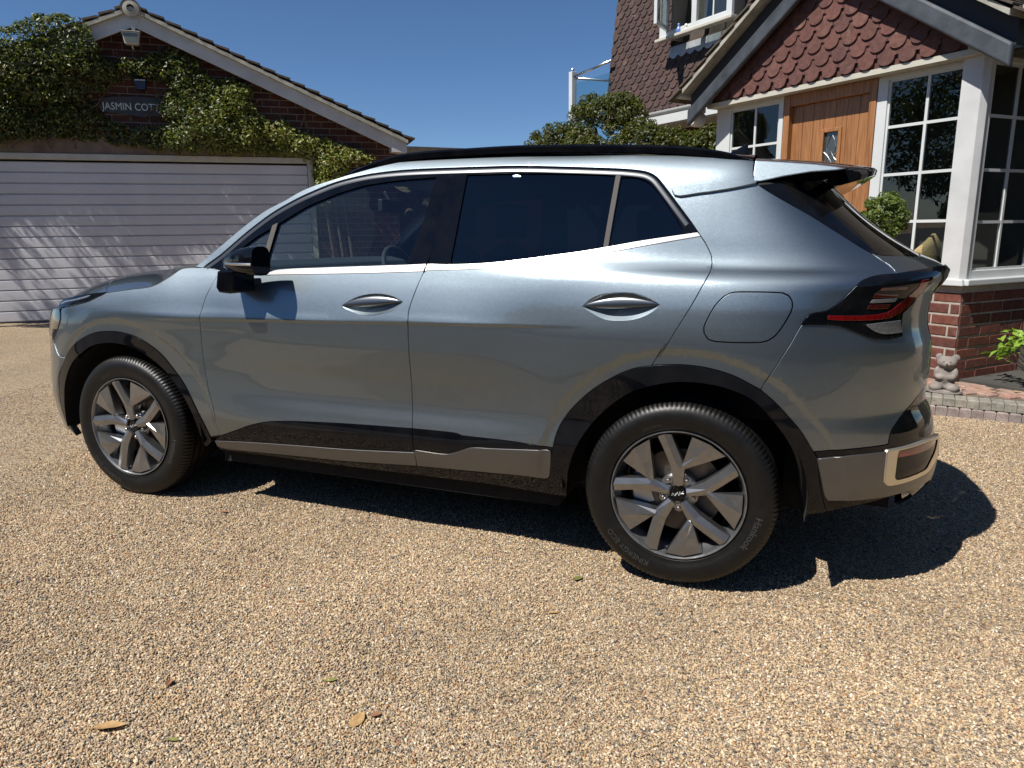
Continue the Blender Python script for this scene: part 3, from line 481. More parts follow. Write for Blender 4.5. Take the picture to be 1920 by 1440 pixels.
P('front_lower_trim',K['satin'],off=.002,name='sill_trim'); P('rear_lower_trim',K['satin'],off=.002,name='sill_trim')
P('rear_lower_trim_panel',K['satin'],off=.008,name='bumper_trim',gap=0,g=.03,depth=.008)
P('exhaust_ring',K['cream'],off=.013,holes=[D['ring_opening']],gap=0,depth=.02,name='bumper_ring',rim=.005)
P('ring_opening',K['black'],off=.0095,gap=0,depth=.002,name='bumper_recess'); P('reflector',K['reflector'],off=.0105,gap=0,depth=.001,name='reflector')  # red reflector strip, its tone also standing for brick mirrored in the gloss
P('front_window_frame',K['black'],holes=[D['front_window'],D['front_corner_window']],name='window_frame',gap=.001,depth=.02); P('rear_window_frame',K['black'],holes=[D['rear_window'],D['quarter_window']],name='window_frame',gap=.001,depth=.02)
P('front_window',K['glass'],off=-.006,gap=-.004,depth=0,name='door_window'); P('front_corner_window',K['glass'],off=-.006,gap=-.004,depth=0,name='corner_window')
P('rear_window',K['glass_dark'],off=-.006,gap=-.004,depth=0,name='door_window'); P('quarter_window',K['glass_dark'],off=-.006,gap=-.004,depth=0,name='corner_window')
P('front_window_divider',K['grey_trim'],off=.002,gap=0,name='window_divider',depth=.006,g=.01); P('rear_window_divider',K['grey_trim'],off=.002,gap=0,name='window_divider',depth=.006,g=.01)
P('front_window_trim',K['chrome'],off=.003,gap=0,name='window_trim',depth=.01,g=.01,rim=.004); P('rear_window_trim',K['chrome'],off=.003,gap=0,name='window_trim',depth=.01,g=.01,rim=.004)
P('rear_pillar',K['black'],name='rear_pillar',gap=.001); P('rear_glass',K['glass_dark'],off=-.003,gap=-.003,depth=0,name='rear_window')
tl=P('tail_lamp',K['black'],off=.006,gap=.0008,depth=.02)
for n,mm in (('lamp_strip','lamp_red'),('lamp_bars1','lamp_dark_red'),('lamp_bars2','lamp_dark_red'),('lamp_bars3','lamp_clear'),('lamp_bars4','lamp_dark_red'),('reverse_lamp','lamp_clear')):
    P(n,K[mm],off=.0085,gap=0,depth=.003,g=.01,name='lamp_strip' if n=='lamp_strip' else 'reversing_lamp' if n=='reverse_lamp' else 'lamp_bar')
P('drl',K['black'],off=.004,gap=0,depth=.01,g=.01,name='running_light'); P('drl_strip',K['lamp_clear'],off=.006,gap=0,depth=.003,g=.008,name='running_light_strip'); P('head_lamp',K['glass_dark'],off=.004,gap=0,depth=.01)
P('quarter_moulding',K['paint'],off=.011,gap=0,name='pillar_moulding',depth=.012,rim=.006,g=.012)
K['frame_satin']=simple('satin_window_frame',(.075,.08,.085),.32,metal=.6,coat=.4)
for pl_,nm_ in ((PAN['front_window_frame'][:12],'a'),(PAN['rear_window_frame'][:12],'b')):
    c_=catmull(np.array(pl_),False); d_=np.gradient(c_,axis=0); d_/=np.linalg.norm(d_,axis=1,keepdims=True)+1e-9; nn_=np.stack([d_[:,1],-d_[:,0]],1)
    a_=c_+nn_*.009; m_=c_+nn_*.017; b_=c_+nn_*.025
    g_=np.stack([surf(a_[:,0],a_[:,1],.001),surf(m_[:,0],m_[:,1],.003),surf(b_[:,0],b_[:,1],.001)],1); g_[...,1]-=HW
    mirror(MB().grid(g_).build('frame_moulding',K['frame_satin'],car,smooth=True))
# dark strips added behind the shut lines, standing in for gap shade
def dark_strip(pts,w=.009):
    c=catmull(pts,False); d=np.gradient(c,axis=0); d/=np.linalg.norm(d,axis=1,keepdims=True)+1e-9; nn=np.stack([-d[:,1],d[:,0]],1)
    a=c+nn*w; b=c-nn*w
    g=np.stack([surf(a[:,0],a[:,1],-.007),surf(b[:,0],b[:,1],-.007)],1); g[...,1]-=HW
    o=MB().grid(g).build('door_seal',K['rubber'],car); mirror(o)
fd=D['front_door']; rd=D['rear_door']; sp=D['side_panel']; rb=D['rear_bumper']
for poly in (fd,rd,D['fuel_flap'],rb[:14]+rb[:1],D['rear_window_frame'],D['front_window_frame'],D['fender'],D['rear_pillar'],D['tailgate_top'][:3]):
    dark_strip([p for p in poly]+([poly[0]] if poly is not rb else []))
K['handle']=simple('satin_handle',(.17,.18,.19),.33,metal=1,coat=.3)
# door handles: recessed cup and a bar
def handle(poly):
    p=catmull(poly); c=p.mean(0); rr=[]; n=len(p)
    ks=np.linspace(1.03,0,9)
    T=c[None,None]+(p[None]-c)*ks[:,None,None]
    dep=-.028*(1-np.clip(ks,0,1)**2)[:,None]*np.ones((1,n))
    g=surf(T[...,0],T[...,1],dep); g[...,1]-=HW
    cup=MB().grid(g[:,::-1],wrap=True).build('handle_cup',K['paint'],car,smooth=True)
    x0,x1=p[:,0].min(),p[:,0].max(); L=x1-x0; zl=p[p[:,0].argmin(),1]; zr=p[p[:,0].argmax(),1]; zt=p[:,1].max()
    xs=np.linspace(0,1,25); A=[]
    for s in xs:
        zc=zl+(zr-zl)*s; h=(zt-zl)*.98*(math.sin(math.pi*s)**.8); x=x0+L*s
        top=zc+h*.52+.002; bot=zc-.008*math.sin(math.pi*s)-.001; st=.013*math.sin(math.pi*s)**.5
        sec=[]
        for a in np.linspace(0,2*math.pi,14,endpoint=False):
            zz=(top+bot)/2+(top-bot)/2*math.sin(a); oo=st*.55+st*.55*math.copysign(abs(math.cos(a))**.6,math.cos(a))
            sec.append((x,zz,oo))
        A.append(sec)
    A=np.array(A); g=surf(A[...,0],A[...,1],A[...,2]); g[...,1]-=HW
    bar=MB().grid(g,wrap=True).build('door_handle',K['handle'],car,smooth=True)
    mirror(cup); mirror(bar)
handle(D['front_handle']); handle(D['rear_handle'])
# roof, windscreen, bonnet
outl=np.array(D['_OUT']); O3=surf(catmull(outl,False)[:,0],catmull(outl,False)[:,1],-.002); O3[:,1]-=HW
def loft(name,L,mat,cx,cz,nv=25,xb=None,both=False,smooth=True,e=2.2):
    """from a left-hand edge curve across to its mirror image, crowned"""
    n=len(L); v=np.linspace(-1,1,nv); g=np.zeros((n,nv,3))
    for j,s in enumerate(v):
        cr=1-abs(s)**e
        g[:,j,0]=L[:,0]+(cx if np.isscalar(cx) else cx)*cr; g[:,j,1]=L[:,1]*(-s); g[:,j,2]=L[:,2]+cz*cr
    return MB().grid(g).build(name,mat,car,smooth=smooth,up=True)
i0=np.argmin(abs(O3[:,0]-1.12))
s_=np.linspace(0,1,i0+1)
loft('windscreen',O3[:i0+1],K['glass'],-.10+.0*s_,.0+.065*s_+.0,e=2.4)
n1=len(O3)-i0
roofL=O3[i0:].copy(); roofL[:,2]+=.001
sr=np.linspace(0,1,n1)
loft('roof',roofL,K['black'],-.10*(1-sr)**2+.0,.065+.0*sr,e=2.6)
inn=roofL.copy(); inn[:,2]-=.03; loft('headlining',inn,K['headlining'],-.10*(1-sr)**2,.06,e=2.6)
# bonnet: shut line swept to the centre line
sh=catmull(np.array(D['_SHUT']),False); shf=catmull(np.array(D['_SHUTF']),False)
fr=[(t,.905) for t in np.linspace(D['_SHUTF'][-1][0]-.02,TF+.01,26)]
edge=np.vstack([sh[::-1],shf,np.array(fr)])
B3=surf(edge[:,0],edge[:,1],-.001); B3[:,1]-=HW
k0=len(sh)+len(shf)
cowl=np.array([[O3[0,0]+.02-.26*(1-abs(s)**2.2),-abs(O3[0,1])*abs(s),O3[0,2]-.005+.01*(1-s*s)] for s in (-1,)])
def bonnet():
    n=len(B3); m=22; C=np.zeros((n,3)); nose=B3[-1]
    L=np.concatenate([[0],np.cumsum(np.linalg.norm(np.diff(B3[:k0],axis=0),axis=1))]); L/=L[-1]
    uu=np.concatenate([L*.93,.93+.07*np.linspace(0,1,n-k0)])
    C[:,0]=.12+(nose[0]-.12)*uu; C[:,2]=nose[2]+(1.118-nose[2])*(1-uu**3)
    g=np.zeros((n,2*m-1,3))
    for j in range(m):
        s=j/(m-1); cr=1-(1-s)**5; cx_=1-(1-s)**3; row=B3*(1-s)+C*s; row[:,0]=B3[:,0]*(1-cx_)+C[:,0]*cx_; row[:,2]=B3[:,2]*(1-cr)+C[:,2]*cr
        g[:,j]=row; g[:,2*m-2-j]=row*[1,-1,1]
    return MB().grid(g).build('bonnet',K['paint'],car,smooth=True,up=True)
bonnet()
cb=O3[0]
MB().grid(np.array([[[.45-.20*(1-s*s),s*.80,1.115],[.30-.18*(1-s*s),s*.74,1.10]] for s in np.linspace(-1,1,15)])).build('scuttle_panel',K['plastic'],car)
# roof rails
rail=[(1.164,1.561),(1.253,1.591),(1.396,1.628),(1.533,1.641),(1.745,1.647),(1.966,1.650),(2.283,1.642),(2.521,1.630),(2.635,1.620),(2.757,1.599),(2.842,1.572)]
rc=catmull(rail,False); sec=[(-.014,-.030),(-.016,-.008),(-.010,0),(.010,0),(.016,-.008),(.014,-.030)]
g=np.array([[(x,.27-HW+a,z+b*min(1,8*i/len(rc)+.3,8*(len(rc)-i)/len(rc)+.3)) for a,b in sec] for i,(x,z) in enumerate(rc)])
mirror(MB().grid(g,wrap=True).build('roof_rail',K['black'],car,smooth=True,angle=40))
# shark fin
fin=[]
for s in np.linspace(0,1,10):
    x=2.70+.10*s; h=.052*s**1.1; wd=.028*(1-.3*s)
    fin.append([(x,wd*math.cos(a)*1,1.655+h*max(0,math.sin(a))**1.5) for a in np.linspace(0,math.pi,9)])
fin.append([(2.805,.004*math.cos(a),1.655+.045*max(0,math.sin(a))) for a in np.linspace(0,math.pi,9)])
MB().grid(np.array(fin)).build('roof_aerial',K['black'],car,smooth=True)
# spoiler: profile in x,z carried across the car
top=[(2.862,1.566),(2.96,1.557),(3.067,1.546),(3.154,1.532),(3.208,1.519)]; tip=[(3.216,1.510),(3.212,1.492)]; bot=[(3.151,1.475),(3.113,1.472),(3.108,1.497),(3.0,1.49),(2.87,1.475)]
prof=np.array(top+tip+bot)
rows=[]
for s in np.linspace(-1,1,31):
    cr=1-abs(s)**2.4; yy=s*(HW-.285)
    row=[]
    for i,(x,z) in enumerate(prof):
        fx=(x-2.862)/(.354)
        row.append((x+.10*cr*max(0,fx),yy*(1+.03*(1-fx)),z+(.05+.0*fx)*cr*(1 if i<7 else .9)))
    rows.append(row)
mbs=MB().grid(np.array(rows),wrap=True)
mbs.add([tuple(q) for q in rows[0]],[tuple(range(len(prof)))]); mbs.add([tuple(q) for q in rows[-1]],[tuple(range(len(prof)))[::-1]])
sp_o=mbs.build('tailgate_spoiler',[K['black'],K['paint']],car,smooth=True,angle=35)
for pl in sp_o.data.polygons:
    if pl.normal.z>.2 and pl.center.x<3.14: pl.material_index=1
pr=[(2.862,1.566),(2.96,1.557),(3.067,1.546),(3.13,1.536),(3.165,1.527),(3.13,1.522),(3.05,1.518),(2.965,1.505),(2.89,1.489),(2.865,1.488),(2.858,1.50)]
pm=MB(); pm.prism([(a,b) for a,b in pr],-(HW-.252),-(HW-.30)); pm.v=[(x,y+(z-1.566)*.42,z) for x,y,z in pm.v]; o=pm.build('spoiler_side',K['paint'],car); bevel(o,.005,3); mirror(o)
# number plate panel area and rear wiper are out of sight; tailgate inner
# mirror, folded against the door
secs=[]
for s in np.linspace(0,1,14):
    x=.735+.222*s; e=math.sin(min(1,s*1.0+.02)*math.pi*.5)**.62
    zt=1.168+.080*e; zb=1.168-.040*e; yo=-.035-.105*e; yi=-.03+.004*e
    ring=[]
    for a in np.linspace(0,2*math.pi,24,endpoint=False):
        ca,sa=math.cos(a),math.sin(a); q=.62
        ring.append((x-.012*(1-e)+.006*ca*0,(yo+yi)/2-(yo-yi)/2*-1*math.copysign(abs(ca)**q,ca)-HW,(zt+zb)/2+(zt-zb)/2*math.copysign(abs(sa)**q,sa)))
    secs.append(ring)
mm=MB().grid(np.array(secs),wrap=True); mm.add(secs[-1],[tuple(range(24))]); mm.add(secs[0],[tuple(range(24))[::-1]])
mh=mm.build('door_mirror',K['black'],car,smooth=True,angle=50); bevel(mh,.006,2)
ind=[]
for s in np.linspace(.15,1,9):
    e=math.sin(min(1,s+.02)*math.pi*.5)**.62; x=.735+.218*s; yo=-.035-.105*e
    ind.append([(x,yo-.0035-HW,1.170),(x,yo-.0055-HW,1.175),(x,yo-.0035-HW,1.181)])
MB().grid(np.array(ind)).build('indicator_strip',K['chrome'],mh)
st=MB(); st.prism([(.742,1.145),(.728,1.075),(.742,1.053),(.80,1.05),(.822,1.06),(.828,1.15)],-.105-HW,.03-HW); so=st.build('mirror_stalk',K['black'],mh); bevel(so,.008,3)
mirror(mh)
# inner structure: floor, shell, arch liners
sh_=MB()
tt=np.linspace(.50,2.15,20); zz=np.linspace(.26,1.02,8); T,Z=np.meshgrid(tt,zz)
g=surf(T,Z,-.035); g[...,1]-=HW; sh_.grid(g); 
o=sh_.build('inner_body',K['rubber'],car); mirror(o)
fl=MB(); fl.box(-.75,3.15,-.55,.55,.24,.36); fl.box(3.05,3.42,-.62,.62,.31,.62); fl.box(.50,2.20,-(HW-.12),HW-.12,.215,.33); fl.build('underbody',K['arch'],car)
for cx in (0,2.68):
    a_=MB(); n=40
    prof=[(.445,.035),(.445,.42),(.0,.42)]
    v=[]
    for k in range(n+1):
        an=-.14+(math.pi+.28)*k/n
        for r,y in prof: v.append((cx+r*math.cos(an),y-HW,.375+r*.985*math.sin(an)))
    a_.grid(np.array(v).reshape(n+1,3,3)); o=a_.build('arch_liner',K['arch'],car,smooth=True); mirror(o)
# cabin
cab=MB(); 
dash=[(.10,1.10),(.16,1.14),(.40,1.165),(.60,1.17),(.70,1.15),(.74,1.08),(.72,.95),(.66,.75),(.10,.75)]
cab.prism(dash,-.70,.70); o=cab.build('dashboard',K['interior'],car); bevel(o,.02,3)
sw=MB(); 
ctr=Vector((.86,.37,1.06)); ax=Vector((.90,0,.42)).normalized(); b1=Vector((0,1,0)); b2=ax.cross(b1)
sw.tube([ctr+(b1*math.cos(a)+b2*math.sin(a))*.185 for a in np.linspace(0,2*math.pi,33)],.015,8,cap=False)
sw.tube([ctr-ax*.02+b1*-.18,ctr-ax*.03,ctr-ax*.02+b1*.18],.018,8); sw.tube([ctr-ax*.03,ctr-ax*.02-b2*.17 if b2.z>0 else ctr-ax*.02+b2*.17],.018,8); sw.tube([ctr-ax*.03,ctr-ax*.25],.04,10)
sw.build('steering_wheel',K['interior'],car,smooth=True)
def seat(x,y,w,bench=False):
    s=MB()
    def pad(pts,ww,r=.5):
        g=[]
        for s_ in np.linspace(-1,1,11):
            k=1-.10*abs(s_)**4
            cx_=np.mean([p[0] for p in pts]); cz_=np.mean([p[1] for p in pts])
            g.append([(x+cx_+(p[0]-cx_)*k,y+s_*ww/2,cz_+(p[1]-cz_)*k) for p in pts])
        s.grid(np.array(g),wrap=True); s.add(g[0],[tuple(range(len(pts)))]); s.add(g[-1],[tuple(range(len(pts)))[::-1]])
    pad([(-.28,.62),(-.27,.72),(-.20,.76),(.22,.72),(.25,.68),(.22,.60)],w)
    pad([(.18,.68),(.26,.66),(.34,.80),(.45,1.15),(.47,1.22),(.42,1.26),(.36,1.22),(.24,.90)],w*.94)
    if bench:
        for yy in (-.42,0,.42):
            x0=x; s.box(x+.40,x+.48,y+yy-.12,y+yy+.12,1.28,1.40)
    else:
        s.box(x+.385,x+.48,y-.13,y+.13,1.29,1.47); s.tube([(x+.43,y-.05,1.24),(x+.44,y-.05,1.32)],.007,6); s.tube([(x+.43,y+.05,1.24),(x+.44,y+.05,1.32)],.007,6)
    o=s.build('rear_seat' if bench else 'seat',K['fabric'],car,smooth=True,angle=50); bevel(o,.018,3)
seat(1.12,-.37,.50); seat(1.12,.37,.50); seat(2.02,0,1.25,True)
mm=MB(); mm.box(.98,1.01,-.11,.11,1.42,1.485); mm.tube([(.96,0,1.53),(1.0,0,1.46)],.012,6); o=mm.build('rear_view_mirror',K['plastic'],car); bevel(o,.008,2)
bs=MB(); bs.prism([(2.35,.6),(2.35,1.15),(2.9,1.15),(3.1,1.05),(3.1,.6)],-.60,.60); bs.build('parcel_shelf',K['interior'],car)
# ---------------- wheels ----------------
def wheel_meshes():
    ms={}
    prof=[(.2405,.026),(.2475,.016),(.256,.010),(.262,.0105),(.275,.004),(.290,.001),(.306,.0),(.322,.003),(.334,.009),(.344,.018),(.350,.026),(.3535,.036),(.3555,.050),
      (.356,.066),(.349,.067),(.349,.075),(.356,.076),(.3565,.104),(.349,.105),(.349,.114),(.3565,.115),(.356,.143),(.349,.144),(.349,.152),(.356,.153),(.3555,.172),(.352,.186),(.344,.200),(.322,.216),(.29,.22),(.25,.205)]
    def mod(k,j,r):
        if j in (9,10,11,12,24,25,26) and k%4==0: return r-.0042
        return r
    ms['tyre']=MB().lathe(prof,n=480,mod=mod).mesh('tyre',smooth=True,angle=32)
    ms['rim']=MB().lathe([(.2405,.032),(.2455,.012),(.2475,.0105),(.2475,.006),(.244,.006),(.240,.012),(.237,.022),(.234,.045),(.222,.060),(.214,.10),(.212,.19),(.20,.20)],n=96).mesh('rim',smooth=True,angle=40)
    U=.243
    def yf(p,raise_=0): r=math.hypot(*p); return .016+.020*(1-min(1,r))**1.2-raise_
    sp=MB()
    def piece(outl,ridge,rr=.009):
        # flat-topped blade: face, narrow chamfer, deep side; a faint fold runs along the ridge
        n=len(outl); cx=sum(p[0] for p in outl)/n; cy=sum(p[1] for p in outl)/n
        lo=[(p[0]*U,yf(p[:2])-.004,p[1]*U) for p in outl]
        ch=[((p[0]+(p[0]-cx)*.05)*U,yf(p[:2])+.004,(p[1]+(p[1]-cy)*.015)*U) for p in outl]
        dp=[(p[0]*U,yf(p[:2])+.040,p[1]*U) for p in outl]
        rg=[(p[0]*U,yf(p)-.0115,p[1]*U) for p in ridge]
        v=lo+ch+dp+rg; f=[]
        for i in range(n):
            j=(i+1)%n; a,b=outl[i][2],outl[j][2]
            f.append((i,j,j+n,i+n)); f.append((i+n,j+n,j+2*n,i+2*n))
            if a==b: f.append((i,3*n+a,j))
            else: f.append((i,3*n+a,3*n+b,j))
        return v,f
    main=[(-.065,.15,0),(-.122,.44,1),(-.232,.70,2),(-.335,.905,3),(-.135,.958,3),(-.015,.68,2),(.056,.505,1),(.085,.425,1),(.065,.15,0)]
    mr=[(0,.14),(-.012,.45),(-.125,.70),(-.235,.955)]
    br=[(.040,.42,0),(.058,.505,0),(.115,.72,1),(.175,.945,2),(.66,.695,2),(.36,.55,1),(.077,.415,0)]
    brr=[(.055,.46),(.26,.66),(.44,.86)]
    for k in range(5):
        an=math.radians(72*k); ca,sa=math.cos(an),math.sin(an)
        for v,f in (piece(main,mr),piece(br,brr)):
            sp.add([(x*ca-z*sa,y,x*sa+z*ca) for x,y,z in v],f)
    ms['spokes']=sp.mesh('spokes')
    hb=MB(); hb.lathe([(.001,.050),(.048,.050),(.066,.054),(.074,.062),(.078,.09)],n=40); ms['hub']=hb.mesh('hub',smooth=True,angle=30)
    for k in range(5):
        lg=MB()
        an=math.radians(59+72*k); c=Matrix.Translation((.0585*math.cos(an),0,.0585*math.sin(an)))
        lg.lathe([(.0155,.0505),(.0155,.046),(.0125,.046),(.0125,.049),(.0085,.049),(.0085,.034),(.006,.031),(.0,.030)],n=12,M=c); ms['nut%d'%k]=lg.mesh('wheel_nut',smooth=True,angle=35)
    cp=MB().lathe([(.0305,.046),(.0305,.037),(.028,.034),(.0,.0335)],n=40); ms['cap']=cp.mesh('cap',smooth=True,angle=30)
    # emblem: angular joined letters
    em=MB(); s=.0105
    strokes=[[(-2.1,-.7),(-1.9,.35),(-1.0,-.75),(-.75,.2)],[(-1.0,-.75),(.1,.65)],[(-.15,.35),(.35,-.55),(.9,.9),(1.05,-.1)],[(.35,-.55),(.3,-.5)],[(1.05,-.1),(2.1,.95)],[(1.3,.15),(2.2,.05)]]
    ca,sa=math.cos(.12),math.sin(.12)
    for st in strokes: em.tube([((x*ca-z*sa)*s*.98,.0325,(x*sa+z*ca)*s*.98) for x,z in st],.0011,5)
    ms['emblem']=em.mesh('emblem')
    ms['disc']=MB().lathe([(.06,.095),(.085,.088),(.160,.088),(.162,.092),(.162,.108),(.158,.112)],n=64).mesh('disc',smooth=True,angle=30)
    ca_=MB(); 
    for k in range(12):
        pass
    cal=MB(); n=12; g=[]
    for k in range(n+1):
        an=math.radians(150+60*k/n)
        g.append([(r*math.cos(an),y,r*math.sin(an)) for r,y in ((.105,.078),(.175,.074),(.185,.085),(.185,.13),(.10,.13))])
    cal.grid(np.array(g),wrap=True); ms['caliper']=cal.mesh('caliper')
    bk=MB().lathe([(.21,.17),(.0,.17)],n=32); ms['back']=bk.mesh('back')
    vl=MB(); vl.tube([(-.03,.030,-.222),(-.027,.012,-.205)],.0045,8); ms['valve']=vl.mesh('valve')
    def arc_text(txt,size,a0,r,rev=False):
        v,f=text_mesh(txt,size); out=[]
        for x,y,z in v:
            rr=r+y; an=a0-x/r
            out.append((rr*math.cos(an),None,rr*math.sin(an)))
        # ride on the sidewall bulge
        o=[]
        for x,_,z in out:
            rr=math.hypot(x,z); yy=np.interp(rr,[.256,.275,.290,.306,.322,.334,.344],[.010,.004,.001,0,.003,.009,.018])-.0012
            o.append((x,yy,z))
        return o,f
    for k,a_ in enumerate((('Hankook',.036,math.radians(-8),.284),('KINERGY ECO',.030,math.radians(252),.287),('235/50R19',.016,math.radians(120),.268))):
        tx=MB(); tx.add(*arc_text(*a_)); ms['txt%d'%k]=tx.mesh('tyre_lettering')
    return ms
WM=wheel_meshes()
for nm,mt in (('tyre','tyre'),('rim','wheel_in'),('spokes','wheel'),('hub','wheel'),('cap','black'),('emblem','white_emblem'),('disc','disc'),('caliper','nut'),('back','arch'),('valve','rubber'),*[('nut%d'%k,'nut') for k in range(5)],*[('txt%d'%k,'tyre_text') for k in range(3)]): WM[nm].materials.append(K[mt])
def wheel(cx,side,rot):
    h=empty('wheel',(cx,-HW+.018,.356)); h.parent=car; h['kind']='thing'; del h['kind']
    if side<0: h.location.y=HW-.018; h.rotation_euler.z=math.pi
    for nm,key in (('tyre','tyre'),('rim','rim'),('spokes','spokes'),('hub','hub'),('hub_cap','cap'),('emblem','emblem'),('brake_disc','disc'),('brake_caliper','caliper'),('wheel_back','back'),('valve','valve'),):
        o=bpy.data.objects.new(nm,WM[key]); COL.objects.link(o); o.parent=h
        o.rotation_euler.y=rot
    for k in range(5):
        o=bpy.data.objects.new('wheel_nut',WM['nut%d'%k]); COL.objects.link(o); o.parent=h; o.rotation_euler.y=rot
    for k in range(3):
        o=bpy.data.objects.new('tyre_lettering',WM['txt%d'%k]); COL.objects.link(o); o.parent=h; o.rotation_euler.y=rot; o['kind']='stuff'
for cx in (0,2.68):
    wheel(cx,1,math.radians(0 if cx else -2)); wheel(cx,-1,.7)

# ================= setting and buildings =================
def frame(O,a,z=0.):
    u=math.cos(a)*E1+math.sin(a)*E2; n=np.cross(u,UP); O=np.array(O,float)+UP*z
    return Matrix(((u[0],-n[0],UP[0],O[0]),(u[1],-n[1],UP[1],O[1]),(u[2],-n[2],UP[2],O[2]),(0,0,0,1)))
MG=frame((-7.7617,4.6894,0),math.radians(39.7)); MA=frame((4.4208,4.2782,0),math.radians(-39.65)); MB_=frame((4.4208,4.2782,0),math.radians(45.55))
def brick_mat(name,cols,bump=.5,rough=.85):
    m,n,p,out=new_mat(name); oi=N(n,'ObjectInfo'); tc=N(n,'TexCoord'); g=N(n,'NewGeometry')
    ad=N(n,'Math',operation='ADD'); n.links.new(oi.outputs['Random'],ad.inputs[0]); n.links.new(g.outputs['Random Per Island'],ad.inputs[1])
    fr=N(n,'Math',operation='FRACT'); n.links.new(ad.outputs[0],fr.inputs[0])
    r=ramp(n,[(i/(len(cols)-1),c) for i,c in enumerate(cols)]); n.links.new(fr.outputs[0],r.inputs[0])
    nz=N(n,'TexNoise',i_Scale=22.0,i_Detail=8.0,i_Roughness=.7); n.links.new(g.outputs['Position'],nz.inputs['Vector'])
    mr=N(n,'MapRange'); mr.inputs[1].default_value=.3; mr.inputs[2].default_value=.7; mr.inputs[3].default_value=.6; mr.inputs[4].default_value=1.35; n.links.new(nz.outputs[0],mr.inputs[0])
    mu=N(n,'Mix',data_type='RGBA',blend_type='MULTIPLY'); mu.inputs[0].default_value=1; n.links.new(r.outputs[0],mu.inputs[6]); n.links.new(mr.outputs[0],mu.inputs[7]); n.links.new(mu.outputs[2],p.inputs['Base Color'])
    # pale lichen and lime bloom
    n2=N(n,'TexNoise',i_Scale=6.0,i_Detail=10.0,i_Roughness=.75); n.links.new(g.outputs['Position'],n2.inputs['Vector'])
    r2=ramp(n,[(.57,(0,0,0)),(.72,(1,1,1))]); n.links.new(n2.outputs[0],r2.inputs[0])
    mx=N(n,'Mix',data_type='RGBA'); sc2=N(n,'Math',operation='MULTIPLY'); sc2.inputs[1].default_value=.45; n.links.new(r2.outputs[0],sc2.inputs[0]); n.links.new(sc2.outputs[0],mx.inputs[0]); n.links.new(mu.outputs[2],mx.inputs[6]); mx.inputs[7].default_value=(.27,.22,.18,1); n.links.new(mx.outputs[2],p.inputs['Base Color'])
    p.inputs['Roughness'].default_value=rough; p.inputs['Specular IOR Level'].default_value=.3
    n3=N(n,'TexNoise',i_Scale=150.0,i_Detail=4.0); n.links.new(g.outputs['Position'],n3.inputs['Vector'])
    b=N(n,'Bump'); b.inputs['Strength'].default_value=bump; b.inputs['Distance'].default_value=.004; n.links.new(n3.outputs[0],b.inputs['Height']); n.links.new(b.outputs[0],p.inputs['Normal'])
    return m
K['brick']=brick_mat('red_brick',[(.12,.042,.030),(.15,.052,.036),(.10,.038,.030),(.17,.062,.042),(.13,.05,.038)])
K['brick_dark']=brick_mat('dark_red_brick',[(.07,.027,.021),(.09,.032,.024),(.052,.024,.021),(.10,.038,.028)])
K['tile_red']=brick_mat('red_clay_tile',[(.108,.048,.040),(.128,.056,.046),(.095,.045,.040),(.118,.053,.042),(.14,.068,.055)],.9)
K['tile_brown']=brick_mat('brown_clay_tile',[(.058,.037,.033),(.070,.041,.037),(.050,.034,.031),(.066,.042,.037),(.082,.049,.042)],.8)
K['roof_tile']=brick_mat('weathered_roof_tile',[(.085,.065,.05),(.12,.09,.068),(.07,.058,.05),(.10,.085,.065)],.9,.95)
K['mortar']=simple('mortar',(.19,.165,.14),.95,var=.25,vscale=20,bump=.6,bscale=120)
K['mortar_pale']=simple('pale_mortar',(.34,.31,.26),.95,var=.2,vscale=20,bump=.6,bscale=120)
K['render']=simple('cement_render',(.17,.135,.105),.95,var=.35,vscale=4,bump=.8,bscale=60)
K['upvc']=simple('white_window_plastic',(.55,.57,.565),.28,var=.05,vscale=3,coat=.2)
K['cream_paint']=simple('cream_painted_timber',(.47,.45,.38),.45,var=.1,vscale=5,bump=.15,bscale=40)
K['white_wood']=simple('white_painted_board',(.50,.505,.50),.5,var=.12,vscale=4,bump=.3,bscale=30)
K['lead']=simple('lead_flashing',(.062,.070,.082),.55,metal=.3,var=.35,vscale=7,bump=.5,bscale=18)
K['dark_board']=simple('dark_soffit_board',(.018,.021,.028),.7)  # near black puts the porch verge shade into the board; also door backing
K['verge']=simple('verge_cement',(.32,.31,.26),.95,var=.3,vscale=9,bump=.7,bscale=70)
K['dark_room']=simple('dark_room',(.02,.02,.018),.9)
K['dark_wall']=simple('shaded_wall',(.06,.05,.04),.9,var=.3,vscale=6)  # one dark brown tone for tile backing, corner flashing and deck
K['steel']=simple('stainless_steel',(.6,.6,.6),.25,metal=1)
